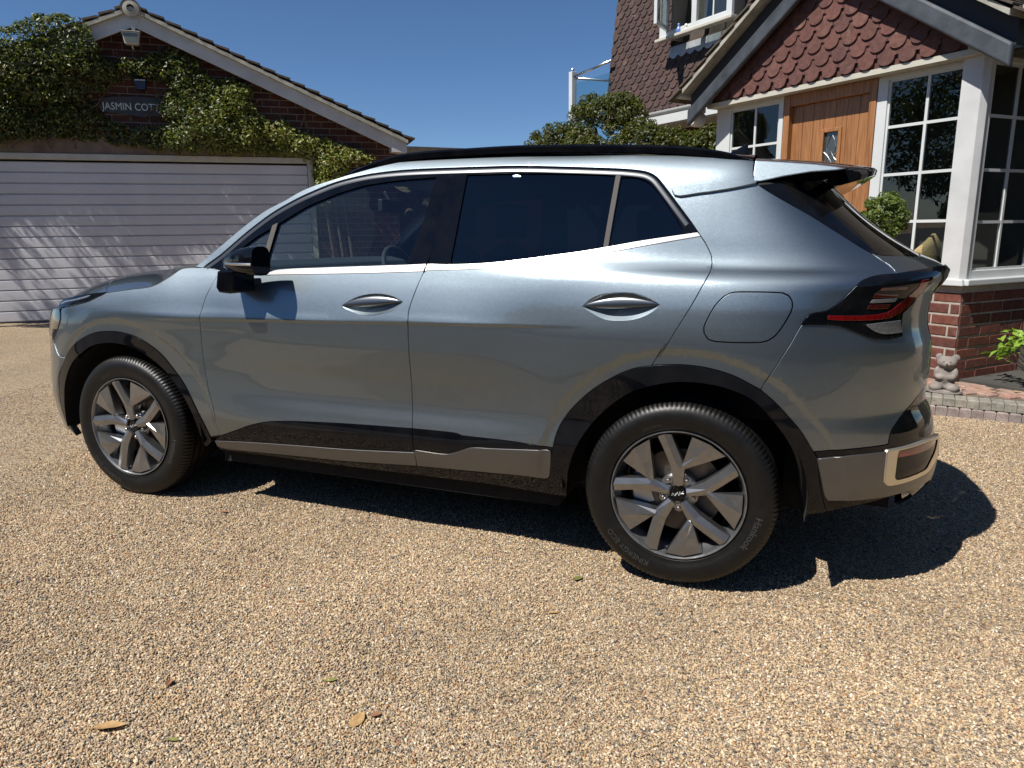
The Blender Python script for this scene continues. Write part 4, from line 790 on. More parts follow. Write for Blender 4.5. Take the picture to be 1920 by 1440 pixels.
def oak():
    m,n,p,out=new_mat('oak_boards'); g=N(n,'TexCoord'); oi=N(n,'ObjectInfo')
    mp=N(n,'Mapping'); mp.inputs['Scale'].default_value=(26,26,1.6); n.links.new(g.outputs['Object'],mp.inputs[0])
    av=N(n,'VectorMath',operation='ADD'); n.links.new(mp.outputs[0],av.inputs[0]); cx=N(n,'CombineXYZ'); mm=N(n,'Math',operation='MULTIPLY'); mm.inputs[1].default_value=37; n.links.new(oi.outputs['Random'],mm.inputs[0]); n.links.new(mm.outputs[0],cx.inputs[0]); n.links.new(cx.outputs[0],av.inputs[1])
    nz=N(n,'TexNoise',i_Scale=1.6,i_Detail=8.0,i_Roughness=.65,i_Distortion=.6); n.links.new(av.outputs[0],nz.inputs['Vector'])
    r=ramp(n,[(.28,(.15,.062,.02)),(.5,(.285,.125,.045)),(.72,(.40,.195,.075))]); n.links.new(nz.outputs[0],r.inputs[0]); n.links.new(r.outputs[0],p.inputs['Base Color'])
    p.inputs['Roughness'].default_value=.42; p.inputs['Coat Weight'].default_value=.25; p.inputs['Coat Roughness'].default_value=.2
    b=N(n,'Bump'); b.inputs['Strength'].default_value=.2; b.inputs['Distance'].default_value=.002; n.links.new(nz.outputs[0],b.inputs['Height']); n.links.new(b.outputs[0],p.inputs['Normal'])
    return m
K['oak']=oak()
def door_white():
    m,n,p,out=new_mat('garage_door_paint'); g=N(n,'TexCoord')
    nz=N(n,'TexNoise',i_Scale=1.4,i_Detail=9.0,i_Roughness=.6); n.links.new(g.outputs['Object'],nz.inputs['Vector'])
    r=ramp(n,[(.3,(.50,.51,.54)),(.6,(.58,.59,.62)),(.8,(.52,.51,.50))]); n.links.new(nz.outputs[0],r.inputs[0]); n.links.new(r.outputs[0],p.inputs['Base Color'])
    p.inputs['Roughness'].default_value=.48
    return m
K['gdoor']=door_white()
# ---- individual pieces sharing mesh data ----
def piece_mesh(name,mb,mats,angle=None,bev=0):
    me=mb.mesh(name,angle=angle)
    for m in mats: me.materials.append(m)
    return me
def place(name,me,parent,loc,rot=(0,0,0),scale=(1,1,1)):
    o=bpy.data.objects.new(name,me); COL.objects.link(o); o.parent=parent; o.location=loc; o.rotation_euler=rot; o.scale=scale; return o
def chamfer_box(L,W,H,c=.006):
    """brick centred on x,z; front face at y=0, body runs to +y"""
    mb=MB(); l,h=L/2,H/2
    f=[(-l+c,0,-h+c),(l-c,0,-h+c),(l-c,0,h-c),(-l+c,0,h-c)]; s=[(-l,c*.8,-h),(l,c*.8,-h),(l,c*.8,h),(-l,c*.8,h)]; b=[(-l,W,-h),(l,W,-h),(l,W,h),(-l,W,h)]
    mb.add(f+s+b,[(0,1,2,3),(0,4,5,1),(1,5,6,2),(2,6,7,3),(3,7,4,0),(4,8,9,5),(5,9,10,6),(6,10,11,7),(7,11,8,4)]); return mb
def brick_wall(parent,M_,x0,x1,z0,z1,L,H,keep,mat,mort,mortmat,limit=300,corner=0,name='brick',seed=3,backing=None,proud=.006,prio=None):
    """stretcher bond; keep(x0,x1,z) -> list of (a,b) spans allowed"""
    rr=random.Random(seed); cache={}; items=[]
    rows=int((z1-z0)/H)
    for r in range(rows):
        z=z0+H*(r+.5); off=(L/2 if r%2 else 0)
        x=x0-off
        while x<x1:
            a,b=max(x,x0)+mort/2,min(x+L,x1)-mort/2
            for (p,q) in keep(a,b,z):
                if q-p>.03: items.append((p,q,z))
            x+=L
    if prio: items.sort(key=prio)
    extra=MB()
    for i,(a,b,z) in enumerate(items):
        l=round(b-a,2); h=H-mort
        if i<limit:
            if l not in cache: cache[l]=piece_mesh(name,chamfer_box(l,.05,h),[mat])
            o=place(name,cache[l],parent,((a+b)/2,-proud+rr.uniform(-.002,.002),z),(rr.uniform(-.006,.006),0,rr.uniform(-.004,.004)))
        else:
            c=chamfer_box(l,.05,h); extra.add([(p[0]+(a+b)/2,p[1]-proud,p[2]+z) for p in c.v],c.f)
    if extra.v:
        o=extra.build(name+'work',mat,parent); tag(o,kind='stuff')
# ---------------- garage ----------------
garage=empty('garage',mw=MG,label='red brick garage with white ribbed door and creeper over its gable',cat='garage'); garage['kind']='thing'
gx_a,gz_a=2.24,4.27                     # apex under the tiles, in wall coordinates
XR_,XL_=6.02,-1.55
slR=(4.37-2.79)/(5.90-2.28)
def roofz(x): return gz_a+.10-slR*abs(x-2.28)
wb=MB(); wall=[(XL_,0),(.0-0.02,0),(-.02,2.44),(4.65,2.44),(4.65,0),(XR_,0),(XR_,roofz(XR_)-.05),(2.28,roofz(2.28)-.05),(XL_,roofz(XL_)-.05)]
wb.prism([(4.65,-.05),(XR_,-.05),(XR_,2.44),(4.65,2.44)],.0,.22); wb.prism([(XL_,2.44),(XR_,2.44),(XR_,roofz(XR_)-.1),(2.28,roofz(2.28)-.12),(XL_,max(2.5,roofz(XL_)-.1))],.0,.22); wb.prism([(XL_,-.05),(-.42,-.05),(-.42,2.44),(XL_,2.44)],.0,.22)
gw=wb.build('gable_wall',K['mortar'],garage)
def keepG(a,b,z):
    out=[]
    lim=roofz(0); 
    # under the roof slope
    xr=2.28+(gz_a+.02-z)/slR; xl=2.28-(gz_a+.02-z)/slR
    a2,b2=max(a,xl),min(b,xr)
    if z<2.62:
        if a2<4.66: a2=max(a2,4.66)
    if b2>a2: out.append((a2,b2))
    return out
brick_wall(gw,MG,XL_,XR_,0.0,4.3,.25,.1,keepG,K['brick_dark'],.014,K['mortar'],seed=5,prio=lambda t:-(t[2]>2.5)*2-(t[0]>1.6)*1.0-(t[2]>1.7))
# lintel and door
lt=MB(); lt.box(-.42,4.66,-.012,.2,2.44,2.66); o=lt.build('lintel',K['render'],garage)
fr_=MB(); fr_.box(-.42,4.655,-.03,.12,2.352,2.438); fr_.box(4.562,4.648,-.028,.12,0,2.352); fr_.box(-.42,-.34,-.028,.12,0,2.352); o=fr_.build('door_frame',K['cream_paint'],garage); bevel(o,.006,2)
gd=empty('garage_door'); gd.parent=garage
back=MB(); back.box(-.34,4.562,.10,.115,.02,2.352); back.build('door_back',K['dark_board'],gd)
nsl=15; hs=(2.325-.02)/nsl
slm=MB(); slp=[(0,.054),(.009,.054),(.015,.0315),(hs*.5,.030),(hs*.93,.0315),(hs,.048)]
slm.grid(np.array([[(x,y,z) for z,y in slp] for x in (-.335,4.557)])); slme=piece_mesh('door_slat',slm,[K['gdoor']],angle=20)
for k in range(nsl): place('door_slat',slme,gd,(0,0,.02+hs*k),(0,0,0))
# roof
rt=MB()
barge_t=.045
def along(s,side,z_off=0):  # s metres down the slope from the apex
    c=1/math.sqrt(1+slR*slR); return (2.28+side*s*c, gz_a+.10-s*c*slR+z_off)
Lr=(6.12-2.28)*math.sqrt(1+slR*slR)
for side in (1,-1):
    a=along(0,side,.0); b=along(Lr,side,.0)
    m_=MB(); m_.prism([(a[0],a[1]-.20),(b[0],b[1]-.20),(b[0],b[1]),(a[0],a[1])],-.25,-.25+.03); o=m_.build('barge_board',K['white_wood'],garage); bevel(o,.004,2)
ka=MB(); ka.prism([(2.16,4.32),(2.28,4.375),(2.40,4.32),(2.30,4.13),(2.285,4.08),(2.275,4.08),(2.26,4.13)],-.262,-.251); ka.build('apex_plate',K['white_wood'],garage)
eb=MB(); e=along(Lr-.27,1); eb.prism([(5.90,2.535),(6.15,2.53),(6.15,2.70),(5.90,2.80)],-.262,0); eb.build('eaves_box',K['white_wood'],garage)
und=MB()
for side in (1,-1):
    a=along(0,side,.03); b=along(Lr+.05,side,.03)
    und.prism([(a[0],a[1]-.035),(b[0],b[1]-.035),(b[0],b[1]+.02),(a[0],a[1]+.02)],-.315,5.2)
und.build('verge_undercloak',K['verge'],garage)
# plain tiles: the verge column and two behind it singly, the rest as one
tg=.115; tl_=.19; tw=.17
tm=MB(); tm.box(-.008,tl_,0,tw-.004,0,.027); 
def warped(mb):
    mb.v=[(x,y,z+.004*math.sin(math.pi*y/tw)) for x,y,z in mb.v]; return mb
tme=piece_mesh('roof_tile',warped(tm),[K['roof_tile']])
rows=int(Lr/tg)+1; cnt=0; rest=MB(); rr=random.Random(9)
for side in (1,-1):
    rot=math.atan(slR)*side
    for r in range(rows):
        s=r*tg+.02
        x,z=along(s,side,.062)
        for c in range(26):
            y=-.325+(c*tw)+(tw/2 if r%2 else 0)
            if r%2 and c==0: pass
            # each tile laid with its tail proud
            sag=.012*math.sin(c*.5+r*.05)
            ang=rot-side*math.radians(7)
            if side==1: R4=Matrix.Translation((x,y,z+sag))@Matrix.Rotation(ang+rr.uniform(-.02,.02),4,'Y')
            else: R4=Matrix.Translation((x,y+tw,z+sag))@Matrix.Rotation(ang+rr.uniform(-.02,.02),4,'Y')@Matrix.Rotation(math.pi,4,'Z')
            if cnt<296 and c<(5 if side==1 else 2) and s<Lr:
                o=bpy.data.objects.new('roof_tile',tme); COL.objects.link(o); o.parent=garage; o.matrix_basis=R4; cnt+=1
            elif s<Lr and c<26 and (side==1 or c<12): rest.add([tuple(R4@Vector(v)) for v in tm.v],tm.f)
o=rest.build('roof_tiles',K['roof_tile'],garage); tag(o,kind='stuff')
# ridge: half-round tiles with an open end
rg=MB(); 
pr_=[]
for a in np.linspace(math.radians(-12),math.radians(192),13): pr_.append((math.cos(a)*.135,math.sin(a)*.135))
for a in np.linspace(math.radians(192),math.radians(-12),13): pr_.append((math.cos(a)*.115,math.sin(a)*.115))
rg.prism(pr_,0,.30); rgm=piece_mesh('ridge_tile',rg,[K['roof_tile']],angle=30)
for k in range(10): place('ridge_tile',rgm,garage,(2.28,-.33+k*.31,4.385+(.006 if k%2 else 0)),(0,0,0))
rm=MB(); rm.lathe([(.112,0),(.05,-.01),(.048,.05)],n=20,M=Matrix.Translation((2.28,-.325,4.395))); rm.build('ridge_mortar',K['verge'],garage)
# floodlight
fl_=empty('floodlight',mw=MG@Matrix.Translation((2.235,-.20,3.93)),label='small square white floodlight under the garage gable peak',cat='floodlight')
m_=MB(); m_.prism([(-.12,.17),(.12,.17),(.09,.0),(-.085,.0)],-.07,.03); o=m_.build('casing',K['cream_paint'],fl_); bevel(o,.008,2)
m_=MB(); m_.prism([(-.10,.145),(.10,.145),(.075,.02),(-.07,.02)],-.075,-.072); m_.build('lens',simple('frosted_lens',(.12,.13,.10),.2,coat=.5),fl_)
m_=MB(); m_.box(-.13,.13,-.09,.03,.17,.178); m_.build('hood',K['white_wood'],fl_); m_=MB(); m_.tube([(0,0,-.0),(0,.02,-.035),(0,.20,-.035)],.012,8); m_.build('bracket',K['cream_paint'],fl_)
al=empty('alarm_box',mw=MG@Matrix.Translation((2.27,-.10,3.38)),label='small dark blue box half hidden by creeper above the house name',cat='alarm box')
m_=MB(); m_.prism([(-.09,.12),(.09,.12),(.06,-.03),(-.06,-.03)],-.03,.09); o=m_.build('case',simple('navy_plastic',(.01,.015,.06),.4),al); bevel(o,.01,2); m_=MB(); m_.box(-.07,.07,-.034,-.03,.09,.105); m_.build('label_strip',K['white_wood'],al)
# name board
nb=empty('house_sign',mw=MG@Matrix.Translation((1.70,-.045,3.02)),label='dark slate name board reading JASMIN COTTAGE on the gable',cat='sign')
m_=MB(); ol=[(0,.02),(.15,0),(.32,-.02),(.55,-.045),(.75,-.02),(1.0,.0),(1.06,.1),(1.04,.20),(.8,.225),(.5,.24),(.2,.225),(.03,.20),(-.02,.1)]; m_.prism(ol,0,.03); o=m_.build('board',simple('slate',(.035,.038,.042),.6,var=.3,vscale=12,bump=.5,bscale=40),nb)
v,f=text_mesh('JASMIN COTTAGE',.142,.0); m_=MB(); m_.add([(.025+x*.86,-.004,.045+y*1.02+0*x) for x,y,z in v],f); m_.build('lettering',K['upvc'],nb)
# low roofs beyond the garage
ob=empty('outbuilding',mw=MG@Matrix.Translation((6.3,1.9,0)),label='low dark-roofed outbuilding just right of the garage eaves',cat='outbuilding')
m_=MB(); m_.box(0,3.2,0,3,0,2.62); m_.build('wall',K['brick_dark'],ob); m_=MB(); m_.prism([(-.12,2.60),(3.3,2.60),(3.3,2.70),(1.6,2.84),(-.12,2.86)],-.15,3.1); m_.build('roof',K['roof_tile'],ob)
# ---------------- house ----------------
house=empty('house',mw=MA,label='white-windowed house with a red tile-hung porch gable and oak front door',cat='house'); house['kind']='thing'
bside=empty('porch_side'); bside.parent=house; bside.matrix_basis=MA.inverted()@MB_
# plinth
m_=MB(); m_.prism([(-.938,.10),(.0,.10),(.0,.92),(-.938,.92)],.0,.2); pa=m_.build('plinth_wall',K['mortar_pale'],house)
brick_wall(pa,MA,-.938,.006,.12,.92,.285,.0945,lambda a,b,z:[(a,b)],K['brick'],.016,None,seed=1)
m_=MB(); m_.prism([(0,.10),(2.6,.10),(2.6,.92),(0,.92)],.002,.2); pb=m_.build('side_plinth',K['mortar_pale'],bside)
brick_wall(pb,MB_,.006,2.6,.12,.92,.285,.0945,lambda a,b,z:[(a,b)],K['brick'],.016,None,seed=2)
m_=MB(); m_.prism([(-2.85,.10),(-1.94,.10),(-1.94,.92),(-2.85,.92)],.0,.2); pc=m_.build('plinth_wall',K['mortar_pale'],house)
brick_wall(pc,MA,-2.85,-1.945,.12,.92,.285,.0945,lambda a,b,z:[(a,b)],K['brick'],.016,None,seed=4)
def window(parent,x0,x1,z0,z1,fr,vm,hm,name='window',sill=True,M_=None,frame_mat='upvc',glassm='house_glass',mun=.012,depth=.055,room=True):
    w_=empty(name); w_.parent=parent
    if M_ is not None: w_.matrix_basis=M_
    a=MB()
    fl_,fr2,fb,ft=fr
    a.prism([(x0,z0),(x0+fl_,z0),(x0+fl_,z1),(x0,z1)],0,depth); a.prism([(x1-fr2,z0),(x1,z0),(x1,z1),(x1-fr2,z1)],0,depth)
    a.prism([(x0+fl_,z0),(x1-fr2,z0),(x1-fr2,z0+fb),(x0+fl_,z0+fb)],.002,depth); a.prism([(x0+fl_,z1-ft),(x1-fr2,z1-ft),(x1-fr2,z1),(x0+fl_,z1)],.002,depth)
    o=a.build('frame',K[frame_mat],w_); bevel(o,.005,2)
    gx0,gx1,gz0,gz1=x0+fl_,x1-fr2,z0+fb,z1-ft
    # inner bead
    b=MB(); q=.018
    b.prism([(gx0,gz0),(gx0+q,gz0),(gx0+q,gz1),(gx0,gz1)],.018,.04); b.prism([(gx1-q,gz0),(gx1,gz0),(gx1,gz1),(gx1-q,gz1)],.018,.04); b.prism([(gx0+q,gz0),(gx1-q,gz0),(gx1-q,gz0+q),(gx0+q,gz0+q)],.018,.04); b.prism([(gx0+q,gz1-q),(gx1-q,gz1-q),(gx1-q,gz1),(gx0+q,gz1)],.018,.04)
    b.build('bead',K[frame_mat],w_)
    xs=[gx0]+list(vm)+[gx1]; zs=[gz0]+list(hm)+[gz1]
    for v_ in vm: c=MB(); c.prism([(v_-mun,gz0+q),(v_+mun,gz0+q),(v_+mun,gz1-q),(v_-mun,gz1-q)],.020,.036); c.build('glazing_bar',K[frame_mat],w_)
    for h_ in hm:
        for i in range(len(xs)-1):
            c=MB(); xa=xs[i]+(mun if i else q); xb=xs[i+1]-(mun if i<len(xs)-2 else q); c.prism([(xa,h_-mun),(xb,h_-mun),(xb,h_+mun),(xa,h_+mun)],.022,.036); c.build('glazing_bar',K[frame_mat],w_)
    rr_=random.Random(int(abs(x0)*100)+5)
    for i in range(len(xs)-1):
        for j in range(len(zs)-1):
            c=MB(); t1,t2=rr_.uniform(-.0012,.0012),rr_.uniform(-.0012,.0012)
            P4=[(xs[i],.032+t1,zs[j]),(xs[i+1],.032-t1,zs[j]),(xs[i+1],.032-t1+t2,zs[j+1]),(xs[i],.032+t1+t2,zs[j+1])]
            c.add(P4,[(0,1,2,3)]); c.build('pane',K[glassm],w_)
    return w_
RC=Matrix.Translation((0,.045,0))
w1=window(house,-.938,-.085,.98,2.70,(.095,.080,.07,.04),[-.495],[1.455,1.862,2.268],M_=RC)
w2=window(house,-2.85,-1.95,.98,2.70,(.20,.055,.07,.04),[-2.32],[1.455,1.862,2.266],M_=RC)
w3=window(bside,0.02,1.30,.98,2.72,(.075,.08,.07,.06),[.45,.85],[1.44,1.85,2.263])
# corner post
m_=MB(); m_.prism([(-.165,.98),(-.035,.98),(-.085+.035,2.72),(-.165,2.72)],-.045,.06); 
cp=MB(); cp.add([(-.175,-.035,.975),(-.02,-.035,.975),(.012,.02,.975),(.0,.10,.975),(-.175,.10,.975),(-.175,-.035,2.70),(-.02,-.035,2.70),(.012,.02,2.70),(.0,.10,2.70),(-.175,.10,2.70)],[(0,1,6,5),(1,2,7,6),(2,3,8,7),(3,4,9,8),(4,0,5,9),(5,6,7,8,9),(4,3,2,1,0)])
o=cp.build('corner_post',K['white_wood'],house); bevel(o,.004,2)
# sill wraps both sides
sl=MB(); sl.prism([(-.945,.928),(.03,.928),(.02,.985),(-.945,.985)],-.06,.05); o=sl.build('window_sill',K['upvc'],house); bevel(o,.010,3)
sl=MB(); sl.prism([(-.02,.930),(2.6,.930),(2.6,.983),(-.02,.983)],-.058,.05); o=sl.build('window_sill',K['upvc'],bside); bevel(o,.010,3)
# head beams
hb=MB(); hb.box(-2.86,-.02,-.10,.12,2.700,2.745); hb.build('head_beam',K['cream_paint'],house)
hb=MB(); hb.box(-.10,2.6,-.10,.12,2.722,2.90); hb.box(-.05,2.6,-.16,-.1,2.80,2.93); o=hb.build('head_beam',K['cream_paint'],bside); bevel(o,.006,2)
# room behind, dark
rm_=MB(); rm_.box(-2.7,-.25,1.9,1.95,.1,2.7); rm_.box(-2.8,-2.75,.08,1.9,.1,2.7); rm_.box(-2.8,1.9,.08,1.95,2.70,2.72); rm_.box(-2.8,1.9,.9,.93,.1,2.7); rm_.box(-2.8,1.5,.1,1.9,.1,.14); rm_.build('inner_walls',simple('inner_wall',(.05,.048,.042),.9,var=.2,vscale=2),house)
# door
dr=empty('front_door'); dr.parent=house; dr.matrix_basis=RC
fm=MB(); fm.prism([(-1.938,.12),(-1.868,.12),(-1.868,2.698),(-1.938,2.698)],-.01,.10); fm.prism([(-1.008,.12),(-.94,.12),(-.94,2.698),(-1.008,2.698)],-.01,.10); fm.prism([(-1.868,2.59),(-1.008,2.59),(-1.008,2.698),(-1.868,2.698)],-.008,.10); o=fm.build('door_frame',K['oak'],dr); bevel(o,.006,2)
xs=np.linspace(-1.866,-1.01,8); 
for i in range(7):
    a,b=xs[i]+.002,xs[i+1]-.002
    c=MB()
    if b<-1.52 or a>-1.295: c.prism([(a,.16),(b,.16),(b,2.588),(a,2.588)],.045,.09)
    else:
        for (p_,q_) in ((a,min(b,-1.52)),(max(a,-1.295),b)):
            if q_-p_>.004: c.prism([(p_,1.72),(q_,1.72),(q_,2.335),(p_,2.335)],.045,.09)
        c.prism([(a,.16),(b,.16),(b,1.72),(a,1.72)],.045,.09); c.prism([(a,2.335),(b,2.335),(b,2.588),(a,2.588)],.045,.09)
    o=c.build('door_board',K['oak'],dr)
gf=MB()
X0,X1,Z0,Z1=-1.52,-1.295,1.72,2.335
for (a,b,c,d) in ((X0,X0+.035,Z0,Z1),(X1-.035,X1,Z0,Z1),(X0+.035,X1-.035,Z0,Z0+.035),(X0+.035,X1-.035,Z1-.035,Z1)): gf.prism([(a,c),(b,c),(b,d),(a,d)],.030,.09)
o=gf.build('light_frame',K['oak'],dr); bevel(o,.005,2)
c=MB(); c.prism([(X0+.035,Z0+.035),(X1-.035,Z0+.035),(X1-.035,Z1-.035),(X0+.035,Z1-.035)],.058,.066); c.build('leaded_glass',simple('obscure_glass',(.045,.05,.045),.08,coat=1,bump=.9,bscale=50),dr)
ld=MB(); cxx,czz=(X0+X1)/2,2.09
def cam_(pts): ld.tube([(cxx+x,.056,czz+z) for x,z in pts],.0042,6)
cam_([(0,.19),(-.03,.14),(-.05,.07),(-.035,.0),(0,-.05),(.035,.0),(.05,.07),(.03,.14),(0,.19)]); cam_([(-.075,-.06),(-.04,-.03),(.0,.03),(.04,-.03),(.075,-.06)]); cam_([(-.075,.03),(-.04,.0),(0,-.05),(.04,0),(.075,.03)]); cam_([(0,-.05),(-.04,-.12),(-.045,-.2),(0,-.3),(.045,-.2),(.04,-.12),(0,-.05)])
ld.build('lead_came',K['steel'],dr)
st_=MB(); st_.box(-1.95,-.93,-.12,.1,.115,.16); st_.build('threshold',K['lead'],dr)
# ---- tile hanging ----
def club_tile(w_,h,t=.017,n=9):
    """hangs from y=0; front at -t; rounded tail; origin at tail centre height"""
    pts=[(-w_/2,h*1.75),(-w_/2,h*.62)]
    pts.append((-w_*.40,h*.60))
    for a in np.linspace(math.pi,2*math.pi,n): pts.append((math.cos(a)*w_*.405,h*.48+math.sin(a)*h*.48))
    pts+= [(w_*.40,h*.60),(w_/2,h*.62),(w_/2,h*1.75)]
    mb=MB(); n_=len(pts)
    v=[(x,-t-.026*(1-z/(h*1.75)),z) for x,z in pts]+[(x,-.026*(1-z/(h*1.75))+.001,z) for x,z in pts]
    mb.add(v,[tuple(range(n_))]+[(i,i+n_,(i+1)%n_+n_,(i+1)%n_) for i in range(n_)]); return mb
def hang(parent,name,pw,ph,x0,x1,z0,z1,ok,mat,limit,seed,prio=None,tz=1.0):
    tm_=club_tile(pw*.985,ph); me=piece_mesh(name,tm_,[mat]); rr=random.Random(seed); items=[]
    r=0; z=z0
    while z<z1:
        x=x0+(pw/2 if r%2 else 0)
        while x<x1:
            if ok(x,z): items.append((x,z))
            x+=pw
        z+=ph; r+=1
    if prio: items.sort(key=prio)
    ex=MB()
    for i,(x,z) in enumerate(items):
        y=-.004-rr.uniform(0,.003); ry=rr.uniform(-.012,.012)
        if i<limit: place(name,me,parent,(x,y,z),(rr.uniform(-.03,.015),ry*1.8,0))
        else: ex.add([(a+x,b+y,c+z) for a,b,c in tm_.v],tm_.f)
    if ex.v: tag(ex.build(name+'_courses',mat,parent),kind='stuff')
    return len(items)
gab=empty('porch_gable'); gab.parent=house; gab.matrix_basis=Matrix.Translation((0,-.07,0))
m_=MB(); ga=[(-2.86,2.745),(-.06,2.745),(-.06,2.84),(-1.39,3.74),(-2.86,2.76)]
m_.prism([(-2.84,2.72),(.05,2.72),(-1.39,3.72)],.0,.1); m_.build('gable_backing',K['dark_wall'],gab)
def zr(x): return 3.735-.665*abs(x+1.39)
n_t=hang(gab,'gable_tile',.183,.123,-2.80,.08,2.752,3.7,lambda x,z: z+.10<zr(x)+.02 and -2.80<x<-.06,K['tile_red'],300,21)
# short clay pieces showing under the bottom course
be=MB(); be.box(-2.80,-.06,-.016,-.004,2.748,2.83); be.build('undertile_course',K['tile_red'],gab)
# barge: board blackened for the shade under the verge, lead-dressed lower roll, verge and tiles above
def rake(side,s,dz=0,x0=-1.39,z0=3.80): 
    c=1/math.sqrt(1+.665**2); return (x0+side*s*c, z0-s*c*.665+dz)
for side in (-1,1):
    a=rake(side,0); b=rake(side,1.98)
    m_=MB(); m_.prism([(a[0],a[1]-.17),(b[0],b[1]-.17),(b[0]-side*.0,b[1]-.0),(a[0],a[1]-.0)],-.16,-.10)
    # lower lead roll
    o=m_.build('barge_lead',K['lead'],gab); bevel(o,.02,3)
    m_=MB(); m_.prism([(a[0],a[1]-.01),(b[0],b[1]-.01),(b[0],b[1]+.17),(a[0],a[1]+.17)],-.10,.02); m_.build('barge_board',K['dark_board'],gab)
    m_=MB(); m_.prism([(a[0],a[1]+.17),(b[0],b[1]+.17),(b[0],b[1]+.215),(a[0],a[1]+.215)],-.24,2.6); m_.build('verge',K['verge'],gab)
m_=MB(); m_.prism([(-.06,2.745),(.16,2.745),(.02,2.84),(-.06,2.89)],-.06,.1); m_.prism([(-2.87,2.745),(-2.99,2.745),(-2.87,2.82)],-.06,.1); o=m_.build('barge_foot',K['white_wood'],gab)
# porch roof tiles
tp=MB(); tp.box(-.005,.20,0,.175,0,.016); tpe=piece_mesh('roof_tile',tp,[K['roof_tile']]); rest=MB()
for side in (-1,1):
    rot=math.atan(.665)*side
    for r in range(19):
        x,z=rake(side,r*.112+.0,.225); ang=rot-side*math.radians(5)
        for c in range(16):
            y=-.26+c*.178+(.089 if r%2 else 0)
            if side==1: R4=Matrix.Translation((x,y,z))@Matrix.Rotation(ang,4,'Y')
            else: R4=Matrix.Translation((x,y+.175,z))@Matrix.Rotation(ang,4,'Y')@Matrix.Rotation(math.pi,4,'Z')
            if c<2:
                o=bpy.data.objects.new('roof_tile',tpe); COL.objects.link(o); o.parent=gab; o.matrix_basis=R4
            else: rest.add([tuple(R4@Vector(v)) for v in tp.v],tp.f)
tag(rest.build('roof_tiles',K['roof_tile'],gab),kind='stuff')
# gutters
def gutter(parent,p0,p1,r=.06,name='gutter'):
    p0=Vector(p0);p1=Vector(p1); d=(p1-p0).normalized(); sd=Vector((0,0,1)).cross(d).normalized()
    ring=[]
    for q in (p0,p1):
        outer=[q+sd*math.cos(a)*r+Vector((0,0,1))*math.sin(a)*r for a in np.linspace(math.pi,2*math.pi,11)]
        inner=[q+sd*math.cos(a)*(r-.008)+Vector((0,0,1))*math.sin(a)*(r-.008) for a in np.linspace(2*math.pi,math.pi,11)]
        ring.append([tuple(v) for v in outer+inner])
    mb=MB(); mb.grid(np.array(ring),wrap=True); mb.add(ring[0],[tuple(range(22))]); mb.add([tuple(p0+sd*math.cos(a)*r+Vector((0,0,1))*math.sin(a)*r) for a in np.linspace(math.pi,2*math.pi,11)],[tuple(range(11))])
    return mb.build(name,K['upvc'],parent,angle=40)
gutter(house,(-3.16,-.27,2.90),(-3.16,2.1,2.90)); gutter(house,(.38,-.27,2.93),(.38,1.6,2.93))
# main wall with its tiles, leaning back a little
mwl=empty('upper_wall'); mwl.parent=house; mwl.matrix_basis=Matrix.Translation((0,2.2,3.27))@Matrix.Rotation(-math.radians(7.5),4,'X')
wx0=-7.72
m_=MB(); m_.box(wx0+.05,2.5,.0,.25,0,4.2); m_.build('wall_backing',K['dark_wall'],mwl)
WX0,WX1,WZ0=-6.07,-4.62,1.05
def okw(x,z):
    if WX0-.05<x<WX1+.06 and z>WZ0-.14: return False
    return True
hang(mwl,'wall_tile',.176,.119,wx0+.09,-1.2,-.02,3.4,okw,K['tile_brown'],300,31,prio=lambda t:(0 if (t[0]<-3.0 and t[1]<2.2) else 1, t[0]))
m_=MB(); m_.box(wx0,wx0+.02,-.02,.30,0,3.9); m_.build('corner_flashing',K['dark_wall'],mwl)
gutter(house,(-6.75,2.05,3.26),(-3.0,2.05,3.26),.065)
m_=MB(); m_.box(-6.6,-3.0,2.02,2.06,3.06,3.20); m_.box(-6.6,-3.0,2.06,2.62,3.04,3.06); m_.build('fascia',K['upvc'],house)
m_=MB(); m_.box(-6.9,-2.8,2.62,2.8,0,3.04); m_.build('lower_wall',K['brick_dark'],house)
# upper window with one casement open, lead apron below
uw=window(house,-6.10,-4.60,4.34,5.9,(.16,.10,.07,.06),[],[],name='upper_window',M_=Matrix.Translation((0,2.02,0)),glassm='glass_clear')
for ch in list(uw.children):
    if ch.name.startswith('pane'): bpy.data.objects.remove(ch)
m_=MB(); m_.box(-5.40,-5.30,2.025,2.08,4.41,5.84); m_.build('mullion',K['upvc'],house)
m_=MB(); m_.box(-5.28,-4.72,2.055,2.060,4.42,5.84); o=m_.build('pane',K['house_glass'],uw); o.matrix_basis=Matrix.Translation((0,-2.02,0))
m_=MB(); m_.box(-4.99,-4.965,2.045,2.053,4.41,5.84); o=m_.build('glazing_bar',K['upvc'],uw); o.matrix_basis=Matrix.Translation((0,-2.02,0))
cs=empty('casement'); cs.parent=house; cs.matrix_basis=Matrix.Translation((-5.92,2.03,4.42))@Matrix.Rotation(math.radians(-62),4,'Z')
m_=MB(); 
for (a,b,c,d) in ((0,.055,0,1.42),(.47,.525,0,1.42),(.055,.47,0,.06),(.055,.47,1.36,1.42)): m_.prism([(a,c),(b,c),(b,d),(a,d)],-.03,.02)
o=m_.build('sash',K['upvc'],cs); bevel(o,.005,2); m_=MB(); m_.box(.055,.47,-.006,0,.06,1.36); m_.build('pane',K['house_glass'],cs); m_=MB(); m_.box(.255,.275,-.012,.006,.06,1.36); m_.box(.055,.255,-.011,.005,.44,.46); m_.box(.275,.47,-.011,.005,.44,.46); m_.build('glazing_bar',K['upvc'],cs)
